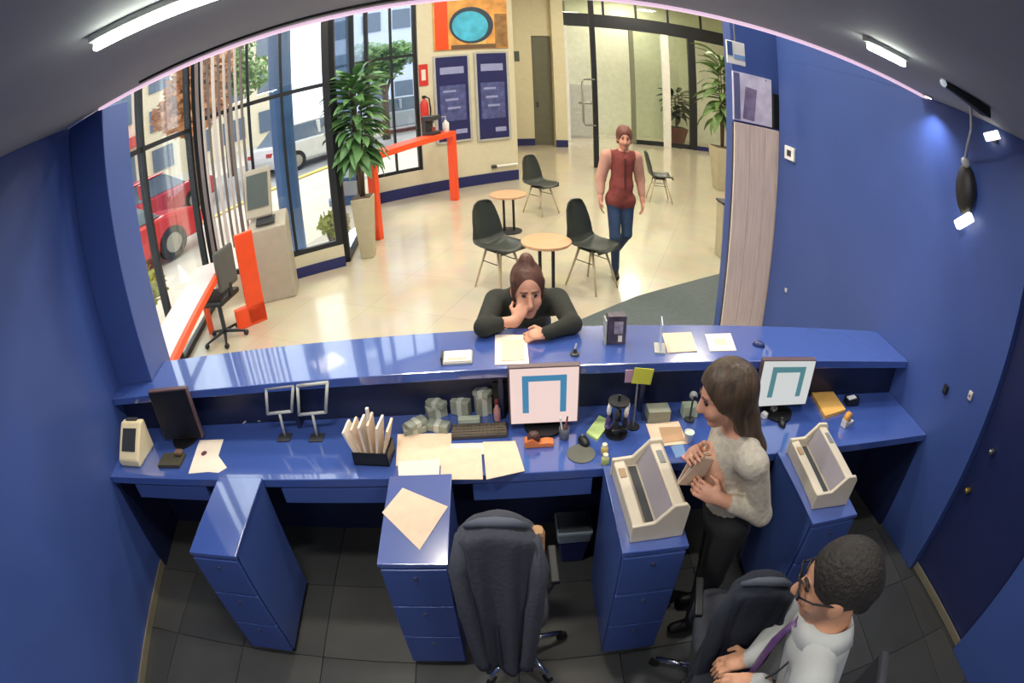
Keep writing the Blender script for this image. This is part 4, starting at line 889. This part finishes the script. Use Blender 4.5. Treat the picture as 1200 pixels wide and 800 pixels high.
MB().hull8([a_-pv*.012+Vector((0, 0, -.03)), a_+pv*.012+Vector((0, 0, -.03)), a_+pv*.012+Vector((0, 0, -.002)), a_-pv*.012+Vector((0, 0, -.002))], [b_-pv*.045+Vector((0, 0, -.055)), b_+pv*.045+Vector((0, 0, -.055)), b_+pv*.045+Vector((0, 0, -.002)), b_-pv*.045+Vector((0, 0, -.002))]).build('wedge', M('dark_bronze'), cm_, bevel=.006)
MB().sphere(a_+Vector((0, 0, -.016)), .018, 10, 7).build('tip', M('pale_tip', (226, 232, 240), .4, emit=.4), cm_, smooth=True)
k0 = Vector((zc.x, zc.y, ZC-.01)); k1 = q+Vector((-.02, -.0, .18))
tag(MB().tube([k0, k0.lerp(k1, .35)+Vector((.02, 0, -.03)), k0.lerp(k1, .7)+Vector((.0, 0, -.02)), k1], .008, 8).build('hanging_cable', LGREY, smooth=True), 'pale cable running from the ceiling wedge to the emergency light', 'cable')

TUBE = M('tube_light_glow', (250, 255, 240), .4, emit=16.)
def tube_light(a, b, label, power):
    a, b = Vector(a), Vector(b); c = (a+b)/2; L = (b-a).length; an = math.atan2((b-a).y, (b-a).x)
    t = thing('tube_light', label, 'ceiling light', (c.x, c.y, ZC), an, 'linear ceiling lights')
    MB().box((0, 0, -.012), (L+.03, .036, .022)).build('housing', LGREY, t, bevel=.004); MB().box((0, 0, -.038), (L, .032, .028)).build('diffuser', TUBE, t, bevel=.006)
    area('tube_light_glow', (c.x, c.y, ZC-.056), L, .04, power, (1, .97, .92), (0, 0, an))
tl0, tl1 = A(112, 39, ZC), A(190, 2, ZC)
tube_light(tl0, tl0+(tl1-tl0).normalized()*.45, 'linear ceiling light above the bare topped pedestal', TW)
tube_light(A(1017, 43, ZC), A(1058, 64, ZC), 'short linear ceiling light beside the bright end of the light strip', TW*.6)
q = onR(1166, 162)-wn*.03
wl = thing('wall_light', 'small lit lamp high on the right wall', 'wall light', q); wl.rotation_euler[2] = math.atan2(SK, 1)
MB().box((.012, 0, .0), (.03, .05, .05)).build('mount', DGREY, wl); MB().box((-.016, 0, -.0), (.02, .12, .045), Matrix.Rotation(-.5, 3, 'X')).build('lens', M('lit_lens'), wl, bevel=.006)
for x, y, sd in ((-.9, -.35, 'left'), (.95, -.35, 'door')): tube_light((x-.3, y, ZC), (x+.3, y, ZC), 'unseen linear fill light added near the back wall on the %s side of the staff area' % sd, TW*.7)  # unseen tubes behind the camera, added as fill light
# recessed spot over the right end of the strip
dlq = (XR(2.05)-.09, 2.08, ZC)
sp = thing('downlight', 'recessed spot at the right end of the light strip', 'downlight', dlq); MB().cyl((0, 0, -.010), (0, 0, -.001), .035, n=18).build('rim', LGREY, sp); MB().cyl((0, 0, -.013), (0, 0, -.0102), .024, n=16).build('lens', M('lit_lens'), sp)
l = bpy.data.lights.new('downlight_beam', 'SPOT'); l.energy = 26; l.spot_size = 2.2; l.spot_blend = 1; l.shadow_soft_size = .03; l.color = (.86, .88, 1)
lo = bpy.data.objects.new('downlight_beam', l); COL.objects.link(lo); lo.location = (dlq[0], dlq[1], ZC-.02); lo.rotation_euler = (0, math.radians(12), 0)
# unseen lobby ceiling panels added for light; front row brightens the wood panel
PANEL = M('panel_glow', (255, 246, 226), .5, emit=2.)
for k, (x, y) in enumerate(((-.8, 2.95), (1.1, 2.95), (-.6, 4.6), (2.9, 5.0), (.3, 7.6), (3.4, 8.4), (6.6, 7.0), (2.2, 11.6), (5.6, 11.8), (4.2, 14.2), (4.2, 16.5))):
    t = thing('added_ceiling_panel', 'unseen square light panel added over the lobby', 'ceiling light', (x, y, ZLOB), 0, 'added unseen light panels on the lobby ceiling')
    MB().box((0, 0, -.02), (.66, .66, .036)).build('frame', WHITE, t); MB().box((0, 0, -.042), (.58, .58, .008)).build('diffuser', PANEL, t)
    area('added_panel_light', (x, y, ZLOB-.055), .56, .56, LW, (1, .92, .76))

# ================================================================== PEOPLE
def nrm(v): v = np.array(v, float); return v/np.linalg.norm(v)
def cap(a, b, ra, rb, m, k=.02): return ('c', np.array(a, float), np.array(b, float), ra, rb, m, k)
def ell(c, r, m, k=.02, R=None): return ('e', np.array(c, float), np.array(r, float), m, k, np.eye(3) if R is None else R)
def cut(p): return ('cut',)+p
def frame(f, u):
    f = nrm(f); u = np.array(u, float); u = nrm(u-f*u.dot(f)); return np.array([np.cross(f, u), f, u])       # rows: right, forward, up
def sdf_mesh(name, prims, mats, h, parent=None, loc=(0, 0, 0)):
    lo = np.full(3, 1e9); hi = np.full(3, -1e9); bb = []
    for p in prims:
        q = p[1:] if p[0] == 'cut' else p
        if q[0] == 'c': r = max(q[3], q[4]); a = np.minimum(q[1], q[2])-r; b = np.maximum(q[1], q[2])+r; k = q[6]
        else: r = q[2].max(); a = q[1]-r; b = q[1]+r; k = q[4]
        bb.append((a-k-3*h, b+k+3*h))
        if p[0] != 'cut': lo = np.minimum(lo, a); hi = np.maximum(hi, b)
    lo -= 4*h; n = np.ceil((hi-lo)/h).astype(int)+8
    D = np.full(n, 1., np.float32); Mi = np.full(n, 9., np.float32); Lb = np.zeros(n, np.int16)
    for p, (a, b) in zip(prims, bb):
        q = p[1:] if p[0] == 'cut' else p
        i0 = np.clip(np.floor((a-lo)/h).astype(int), 0, n-1); i1 = np.clip(np.ceil((b-lo)/h).astype(int)+1, 1, n)
        if (i1 <= i0).any(): continue
        s = tuple(slice(i0[k], i1[k]) for k in range(3))
        X, Y, Z = np.meshgrid(*[(np.arange(i0[k], i1[k])*h+lo[k]).astype(np.float32) for k in range(3)], indexing='ij')
        P = np.stack([X, Y, Z], -1)
        if q[0] == 'c':
            ab = (q[2]-q[1]).astype(np.float32); pa = P-q[1].astype(np.float32)
            t = np.clip(pa@ab/max(float(ab@ab), 1e-9), 0, 1); d = np.linalg.norm(pa-t[..., None]*ab, axis=-1)-(q[3]+(q[4]-q[3])*t); m, k = q[5], q[6]
        else:
            l = (P-q[1].astype(np.float32))@q[5].T.astype(np.float32); k0 = np.linalg.norm(l/q[2].astype(np.float32), axis=-1); k1 = np.linalg.norm(l/(q[2]**2).astype(np.float32), axis=-1)+1e-6
            d = k0*(k0-1)/k1; m, k = q[3], q[4]
        if p[0] == 'cut': D[s] = np.maximum(D[s], -d); continue
        O = D[s]; hh = np.clip(.5+.5*(O-d)/k, 0, 1); D[s] = O*(1-hh)+d*hh-k*hh*(1-hh)
        w = d < Mi[s]; Mi[s] = np.where(w, d, Mi[s]); Lb[s] = np.where(w, m, Lb[s])
    ins = D < 0; c8 = [ins[i:n[0]-1+i, j:n[1]-1+j, k:n[2]-1+k] for i in (0, 1) for j in (0, 1) for k in (0, 1)]
    su = sum(c.astype(np.int8) for c in c8); act = np.argwhere((su > 0) & (su < 8)); idx = np.full(n-1, -1, np.int64); idx[tuple(act.T)] = np.arange(len(act))
    acc = np.zeros((len(act), 3)); cnt = np.zeros(len(act))
    C = np.array([(i, j, k) for i in (0, 1) for j in (0, 1) for k in (0, 1)])
    for a in range(8):
        for b in range(a+1, 8):
            if np.abs(C[a]-C[b]).sum() != 1: continue
            da = D[tuple((act+C[a]).T)]; db = D[tuple((act+C[b]).T)]; x = (da < 0) != (db < 0)
            t = np.where(x, da/np.where(x, da-db, 1), 0); acc += np.where(x[:, None], C[a]+t[:, None]*(C[b]-C[a]), 0); cnt += x
    V = (act+acc/cnt[:, None])*h+lo; F = []; FM = []
    for ax in range(3):
        o1, o2 = (ax+1) % 3, (ax+2) % 3; sl0 = [slice(None)]*3; sl1 = [slice(None)]*3; sl0[ax] = slice(0, -1); sl1[ax] = slice(1, None)
        A0, A1 = ins[tuple(sl0)], ins[tuple(sl1)]; E_ = np.argwhere(A0 != A1)
        E_ = E_[(E_[:, o1] > 0) & (E_[:, o2] > 0) & (E_[:, o1] < n[o1]-1) & (E_[:, o2] < n[o2]-1)]
        u1 = np.zeros(3, int); u1[o1] = 1; u2 = np.zeros(3, int); u2[o2] = 1
        q = np.stack([idx[tuple((E_-u1-u2).T)], idx[tuple((E_-u2).T)], idx[tuple(E_.T)], idx[tuple((E_-u1).T)]], 1)
        fl_ = ~A0[tuple(E_.T)]; q[fl_] = q[fl_][:, ::-1]
        inn = np.where(fl_[:, None], E_+np.eye(3, dtype=int)[ax], E_); F.append(q); FM.append(Lb[tuple(inn.T)])
    F = np.concatenate(F); FM = np.concatenate(FM)
    # one light smoothing pass
    for _ in range(2):
        sm = np.zeros_like(V); ct = np.zeros(len(V))
        for k in range(4):
            np.add.at(sm, F[:, k], V[F[:, (k+1) % 4]]); np.add.at(ct, F[:, k], 1)
        V = V*.55+.45*sm/np.maximum(ct, 1)[:, None]
    me = bpy.data.meshes.new(name); me.from_pydata((V-np.array(loc)).tolist(), [], F.tolist())
    for m in mats: me.materials.append(m)
    me.polygons.foreach_set('material_index', FM.astype(np.int32)); me.polygons.foreach_set('use_smooth', np.ones(len(F), bool)); me.update()
    o = bpy.data.objects.new(name, me); COL.objects.link(o)
    if parent is not None: o.parent = parent
    return o
# material slots: 0 skin, 1 top, 2 trousers, 3 shoes, 4 hair (brows), 5 eyes, 6 lips, 7 second garment
def head(c, f, u, s=1., sx=1.):
    R = frame(f, u); r, f, u = R; g = lambda a, b, d: np.array(c)+s*(a*sx*r+b*f+d*u)
    P = [ell(g(0, -.008, .022), (.074*s*sx, .094*s, .094*s), 0, .02, R), ell(g(0, .024, -.045), (.056*s*sx, .066*s, .074*s), 0, .03, R), ell(g(0, .062, -.098), (.022*s, .02*s, .018*s), 0, .02, R),
         cap(g(0, .09, .012), g(0, .109, -.026), .008*s, .0125*s, 0, .012), ell(g(0, .1, -.03), (.017*s*sx, .011*s, .010*s), 0, .008, R)]
    for q in (-1, 1):
        P += [ell(g(q*.076, -.004, -.012), (.011*s, .023*s, .033*s), 0, .008, R), ell(g(q*.03, .082, .012), (.0125*s*sx, .007*s, .006*s), 5, .003, R),
              cap(g(q*.014, .091, .031), g(q*.047, .080, .031), .005*s, .0045*s, 4, .004), ell(g(q*.034, .066, -.032), (.024*s, .02*s, .024*s), 0, .02, R)]
    P += [ell(g(0, .087, -.060), (.022*s*sx, .007*s, .0075*s), 6, .004, R)]
    return P, g, R
def hand(w, d, nrmal, s=1., side=1, curl=.5, m=0):
    """wrist point, finger direction, back-of-hand normal"""
    d = nrm(d); n = np.array(nrmal, float); n = nrm(n-d*n.dot(d)); t = np.cross(n, d)*side; w = np.array(w, float)
    R = np.array([t, d, n]); P = [ell(w+d*.045*s, (.038*s, .048*s, .016*s), m, .012, R), cap(w-d*.02*s, w+d*.02*s, .024*s, .024*s, m, .015)]
    for i, (o, L) in enumerate(((.027, .072), (.009, .08), (-.009, .075), (-.026, .06))):
        a = w+d*.082*s+t*o*s; k1 = a+(d*math.cos(curl)-n*math.sin(curl))*L*.5*s+t*o*.12*s; c2 = curl*2.1; k2 = k1+(d*math.cos(c2)-n*math.sin(c2))*L*.55*s
        P += [cap(a-d*.02*s, k1, .0098*s, .0085*s, m, .004), cap(k1, k2, .0085*s, .007*s, m, .003)]
    a = w+d*.03*s+t*.03*s; b = a+(d*.6+t*.75-n*.2)*.038*s; P += [cap(a, b, .0125*s, .0105*s, m, .006), cap(b, b+(d*.9+t*.1-n*.4)*.032*s, .0105*s, .008*s, m, .004)]
    return P
def skin(name, rgb): return M(name, rgb, .55, var=.05, scale=30)
EYE = M('dark_eye', (38, 28, 24), .3); LIP = M('lip', (176, 96, 88), .5)
def mset(sk, top, trou, shoe, hair, second): return [sk, top, trou, shoe, hair, EYE, LIP, second]
def person(label, base, prims, mats, h, group=None):
    base = Vector(base); t = thing('person', label, 'person', base)
    sdf_mesh('body', prims, mats, h, t, tuple(base)); return t

# ---- customer leaning on the shelf, chin on her hand
HB = M('brown_hair', (86, 52, 38), .5, var=.45, scale=50, stretch=(1, 1, .2), bump=.5); SKF = skin('fair_skin', (206, 150, 122)); BLKT = M('black_knit', (38, 40, 34), .9, bump=.3, scale=80)
hc = np.array((.146, 2.50, 1.175)); P, g, R = head(hc, (.05, -.97, -.12), (0, -.12, .99), 1.06, .86)
sl, sr = np.array((-.005, 2.60, 1.075)), np.array((.30, 2.60, 1.07)); nb = np.array((.148, 2.58, 1.10))
P += [cap(g(0, -.02, -.06), nb, .042, .05, 0, .02), cap(nb+[0, .02, -.02], (.148, 2.78, .88), .088, .10, 1, .05), cap(sl+[.03, 0, -.02], sr+[-.03, 0, -.02], .068, .068, 1, .05), ell((.148, 2.82, .84), (.14, .11, .12), 2, .05)]
for x in (.085, .21): P += [cap((x, 2.84, .80), (x, 2.80, .45), .072, .055, 2, .03), cap((x, 2.80, .45), (x, 2.86, .09), .052, .04, 2, .02), cap((x, 2.87, .045), (x, 2.76, .035), .038, .034, 3, .02)]
eL, eR = np.array((-.062, 2.335, SH+.046)), np.array((.335, 2.335, SH+.046))
wL, wR = np.array((.085, 2.372, 1.075)), np.array((.215, 2.275, SH+.036))
P += [cap(sl, eL, .055, .043, 1, .03), cap(eL, eL.copy()*.55+wL*.45, .042, .035, 1, .02), cap(eL*.55+wL*.45, wL, .03, .023, 0, .008), cap(sr, eR, .055, .043, 1, .03), cap(eR, wR, .042, .03, 1, .02)]
P += hand(wL, (.3, .25, .5), (-.3, -.9, .1), .85, 1, 1.0) + hand(wR, (-.9, -.05, -.05), (0, -.35, 1), .9, -1, .75)
cu = person('woman in a black long sleeved top leaning on the counter, chin on hand', (.148, 2.82, 0), P, mset(SKF, BLKT, M('dark_denim', (44, 52, 70), .9), BLACK, HB, BLKT), .0062)
H_ = [ell(g(0, -.022, .035), (.084*.94, .104, .103), 0, .02, R), ell(g(0, -.03, .135), (.032, .036, .034), 0, .03, R), cap(g(0, -.075, .03), g(0, -.085, -.06), .06, .045, 0, .03), cap(g(-.066, .02, .05), g(-.07, .01, -.055), .018, .010, 0, .02), cap(g(.066, .02, .05), g(.07, .01, -.055), .018, .010, 0, .02), cut(ell(g(0, .105, -.03), (.066, .075, .098), 0, .01, R))]
sdf_mesh('hair', H_, [HB], .006, cu, (.148, 2.82, 0))

# ---- woman walking in a red vest
base = (1.27, 5.44, 0); b = np.array(base); SKP = skin('rosy_skin', (214, 150, 124)); VEST = M('brick_red_vest', (132, 62, 56), .85, var=.15, scale=30); PINK = M('pink_sleeve', (206, 152, 132), .85); JEAN = M('blue_denim', (46, 66, 98), .85, var=.15, scale=30)
P, g, R = head(b+[.03, -.02, 1.545], (-.12, -.98, -.16), (0, 0, 1), 1.05, .82)
P += [cap(b+[.03, .02, 1.47], b+[.03, .03, 1.38], .045, .05, 0, .02), cap(b+[.02, .03, 1.28], b+[.01, .03, 1.05], .115, .105, 7, .05), cap(b+[-.10, .03, 1.335], b+[.13, .03, 1.335], .06, .06, 7, .05), cap(b+[.01, .03, 1.0], b+[0, .03, .93], .12, .12, 7, .05), cap(b+[-.055, .02, .85], b+[.055, .02, .85], .1, .1, 7, .03),
      cap(b+[-.07, .03, .86], b+[-.075, -.08, .47], .078, .056, 2, .03), cap(b+[-.075, -.08, .47], b+[-.05, -.02, .1], .052, .04, 2, .02), cap(b+[-.05, .0, .05], b+[-.06, -.13, .035], .037, .033, 3, .02),
      cap(b+[.07, .03, .86], b+[.06, -.02, .48], .078, .055, 2, .03), cap(b+[.06, -.02, .48], b+[.0, .22, .20], .052, .038, 2, .02), cap(b+[.0, .25, .17], b+[-.02, .16, .06], .036, .032, 3, .02)]
for s, e_, w_ in ((-1, (-.195, .05, 1.08), (-.215, -.03, .86)), (1, (.215, .07, 1.08), (.225, .0, .85))):
    e_, w_ = b+np.array(e_), b+np.array(w_); P += [cap(b+[s*.15+.015, .03, 1.335], e_, .064, .054, 1, .03), cap(e_, e_*.35+w_*.65, .05, .038, 1, .02), cap(e_*.35+w_*.65, w_, .03, .024, 0, .01)] + hand(w_, (.05*s, -.1, -1), (s, 0, 0), .95, 1 if s < 0 else -1, .35)
wv = person('woman in a brick red vest and jeans walking across the lobby', base, P, mset(SKP, PINK, JEAN, BLACK, HB, VEST), .008)
H_ = [ell(g(0, -.018, .038), (.088*.92, .11, .106), 0, .02, R), cap(g(-.07, .0, .03), g(-.072, -.02, -.06), .02, .014, 0, .02), cap(g(.07, .0, .03), g(.072, -.02, -.06), .02, .014, 0, .02), ell(g(0, -.11, .05), (.04, .04, .045), 0, .03, R), cap(g(0, -.06, .02), g(0, -.075, -.05), .06, .05, 0, .02), cut(ell(g(0, .105, -.02), (.064, .075, .092), 0, .01, R))]
sdf_mesh('hair', H_, [M('chestnut_hair', (110, 62, 48), .5, var=.2, scale=40)], .0075, wv, base)
MB().box((.02, -.088, 1.16), (.012, .012, .34)).build('vest_zip', M('dark_zip', (80, 40, 38), .5), wv)

# ---- clerk standing between the pedestals, facing the printer
base = (.83, 1.43, 0); b = np.array(base); KNIT = M('oatmeal_knit', (188, 178, 160), .9, var=.12, scale=50, bump=.5); BLOUSE = M('peach_blouse', (214, 164, 134), .8, var=.2, scale=22); BTR = M('black_trousers', (34, 34, 34), .85)
P, g, R = head((.708, 1.40, 1.295), (-.95, .02, -.30), (-.3, 0, .95), .92, .84)
P += [cap(g(0, -.02, -.06), (.79, 1.41, 1.16), .042, .05, 0, .02), cap((.80, 1.41, 1.06), (.845, 1.42, .84), .098, .10, 1, .05), cap((.81, 1.29, 1.10), (.81, 1.53, 1.10), .055, .055, 1, .04), ell((.855, 1.42, .74), (.105, .125, .11), 2, .05), ell((.755, 1.41, .99), (.07, .075, .14), 7, .03),
      cap((.85, 1.37, .72), (.85, 1.36, .40), .085, .062, 2, .03), cap((.85, 1.36, .40), (.84, 1.34, .09), .058, .045, 2, .02), cap((.845, 1.34, .042), (.745, 1.335, .034), .036, .03, 3, .02),
      cap((.87, 1.48, .72), (.89, 1.49, .40), .085, .062, 2, .03), cap((.89, 1.49, .40), (.91, 1.50, .09), .058, .045, 2, .02), cap((.915, 1.50, .042), (.82, 1.49, .034), .036, .03, 3, .02)]
s1_, e1_, w1_ = np.array((.83, 1.285, 1.09)), np.array((.915, 1.265, .86)), np.array((.735, 1.295, .935))
s2_, e2_, w2_ = np.array((.80, 1.525, 1.09)), np.array((.78, 1.545, .89)), np.array((.665, 1.455, 1.02))
P += [cap(s1_, e1_, .052, .044, 1, .03), cap(e1_, e1_*.3+w1_*.7, .043, .036, 1, .02), cap(e1_*.3+w1_*.7, w1_, .027, .022, 0, .01), cap(s2_, e2_, .05, .042, 1, .03), cap(e2_, e2_*.25+w2_*.75, .042, .034, 1, .02), cap(e2_*.25+w2_*.75, w2_, .026, .022, 0, .01)]
P += hand(w1_, (-.8, .25, .3), (-.2, -.9, .3), .9, -1, .6) + hand(w2_, (-.45, -.45, .5), (-.6, .5, .5), .9, 1, .7)
ck = person('clerk with long brown hair in an oatmeal cardigan holding papers', base, P, mset(SKF, KNIT, BTR, BLACK, HB, BLOUSE), .0058)
H_ = [ell(g(0, -.022, .034), (.082*.95, .104, .102), 0, .02, R), cap(g(0, -.06, .02), (.80, 1.40, 1.20), .066, .055, 0, .03), cap((.80, 1.40, 1.20), (.865, 1.385, 1.08), .055, .046, 0, .03), cap((.865, 1.385, 1.08), (.895, 1.385, .98), .044, .018, 0, .03),
      cap(g(-.066, .0, .03), g(-.075, -.04, -.13), .026, .02, 0, .02), cap(g(.066, .0, .03), g(.075, -.04, -.13), .026, .022, 0, .02), cap(g(.075, -.04, -.13), g(.07, -.07, -.26), .022, .012, 0, .02), cut(ell(g(0, .11, -.025), (.07, .08, .098), 0, .01, R))]
sdf_mesh('hair', H_, [M('dark_brown_hair', (74, 58, 42), .5, var=.5, scale=45, stretch=(1, 1, .12), bump=.6)], .0055, ck, base)
hp = thing('paper_bundle', 'peach and cream papers held by the clerk', 'papers', (.655, 1.375, .93), .2)
for k in range(4): MB().box((0, .01*k, .07), (.085, .003, .15), Matrix.Rotation(.35-.09*k, 3, 'Y') @ Matrix.Rotation(.25, 3, 'X')).build('sheet', (PAPER, PAPERW, BLOUSE, PAPERW)[k], hp)

# ---- seated man in a white shirt
base = (.90, .52, 0); b = np.array(base); SHIRT = M('white_shirt', (182, 183, 178), .8, var=.03, scale=30); SKM = skin('tan_skin', (200, 146, 112)); DTR = M('charcoal_trousers', (44, 46, 52), .9)
f2 = nrm((-.86, .46, 0)); l2 = np.array((-f2[1], f2[0], 0)); up = np.array((0, 0, 1.))
hc = np.array((.795, .615, 1.275)); P, g, R = head(hc, f2*.97+up*-.2, f2*.22+up, 1.1, .92)
nb = np.array((.835, .585, 1.10)); hip = np.array((.93, .50, .53))
sL, sR = nb+l2*.155-up*.035, nb-l2*.155-up*.035
P += [cap(g(0, -.03, -.05), nb, .054, .058, 0, .02), cap(nb-up*.06-f2*.01, hip+up*.14, .112, .118, 1, .05), cap(sL, sR, .066, .066, 1, .05), ell(hip+up*.03, (.15, .15, .12), 2, .05)]
for s in (-1, 1):
    kn = hip+f2*.36+l2*.10*s+up*.0; ft = kn+f2*.03-up*.45; P += [cap(hip+l2*.085*s, kn, .085, .062, 2, .03), cap(kn, ft+up*.04, .058, .042, 2, .02), cap(ft+up*-.035+f2*-.01, ft+up*-.042+f2*.14, .038, .032, 3, .02)]
eL_, wL_ = sL+np.array((.0, -.05, -.25)), np.array((.70, .575, .86)); eR_, wR_ = sR+np.array((-.02, .09, -.25)), np.array((.73, .70, .80))
P += [cap(sL, eL_, .062, .05, 1, .03), cap(eL_, wL_, .048, .034, 1, .02), cap(sR, eR_, .062, .05, 1, .03), cap(eR_, wR_, .048, .034, 1, .02)]
P += hand(wL_, (-.75, .3, -.15), (-.1, -.3, .9), 1., 1, .45) + hand(wR_, (-.8, .2, -.3), (0, 0, 1), 1., -1, .5)
mn = person('seated man in a white shirt, purple tie and glasses', base, P, mset(SKM, SHIRT, DTR, BLACK, M('near_black_hair', (40, 35, 29), .65, var=.5, scale=90, bump=.8), SHIRT), .0055)
H_ = [ell(g(0, -.020, .036), (.083*1.02, .113, .110), 0, .02, R), cap(g(0, -.085, .0), g(0, -.085, -.055), .055, .04, 0, .03), cut(ell(g(0, .140, -.015), (.085, .105, .118), 0, .01, R)), cut(ell(g(.085, .045, -.06), (.05, .05, .07), 0, .01, R)), cut(ell(g(-.085, .045, -.06), (.05, .05, .07), 0, .01, R)), cut(ell(g(0, .02, -.15), (.12, .11, .075), 0, .01, R))]
sdf_mesh('hair', H_, [M('near_black_hair')], .005, mn, base)
bv_ = Vector(base); G = lambda a, b_, c_: Vector(g(a, b_, c_).tolist())-bv_
gl = MB()
for s in (-1, 1):
    pts = [G(s*.033+.026*math.cos(t*PI/6), .103-.004*abs(math.cos(t*PI/6)), .008+.02*math.sin(t*PI/6)) for t in range(13)]; gl.tube(pts, .003, 6); gl.tube([G(s*.058, .098, .012), G(s*.078, .06, .012), G(s*.082, -.005, .008)], .003, 6)
gl.tube([G(-.008, .105, .012), G(.008, .105, .012)], .003, 6); gl.build('glasses', BLACK, mn, smooth=True)
PUR = M('purple_tie_silk', (96, 66, 112), .45, var=.2, scale=30)
fv, lv = Vector(f2.tolist()), Vector(l2.tolist()); nk = Vector(nb.tolist())-bv_
tp = [nk+fv*.098+Vector((0, 0, .005)), nk+fv*.118+Vector((0, 0, -.05)), nk+fv*.132+Vector((0, 0, -.13)), nk+fv*.134+Vector((0, 0, -.24)), nk+fv*.132+Vector((0, 0, -.37)), nk+fv*.132+Vector((0, 0, -.40))]
ws = [.018, .016, .024, .032, .038, .003]; mb = MB(); vs = []
for p_, w_ in zip(tp, ws): vs += [p_-lv*w_, p_+fv*.006, p_+lv*w_]
mb.add(vs, [(i*3+k, i*3+k+1, i*3+k+4, i*3+k+3) for i in range(5) for k in (0, 1)]); mb.build('tie', PUR, mn, smooth=True, solid=.006)
cb = MB(); n_ = 20; vs = []
for i in range(n_+1):
    a = -2.5+5.0*i/n_; d_ = fv*math.cos(a)+lv*math.sin(a); c0 = nk+Vector((0, 0, .045))-fv*.002
    vs += [c0+d_*.070+Vector((0, 0, .025-.025*math.cos(a))), c0+d_*.112+Vector((0, 0, -.035-.022*math.cos(a)))]
cb.add(vs, [(i*2, i*2+1, i*2+3, i*2+2) for i in range(n_)]); cb.build('collar', SHIRT, mn, smooth=True, solid=.005)
lan = MB(); lan.tube([nk+(fv*math.cos(a)+lv*math.sin(a))*.098+Vector((0, 0, -.03-.02*math.cos(a))) for a in [-.9+k*.35 for k in range(6)]]+[nk+fv*.09+lv*.085+Vector((0, 0, -.15)), nk+fv*.118+lv*.05+Vector((0, 0, -.28))], .004, 6).build('lanyard', DGREY, mn, smooth=True)
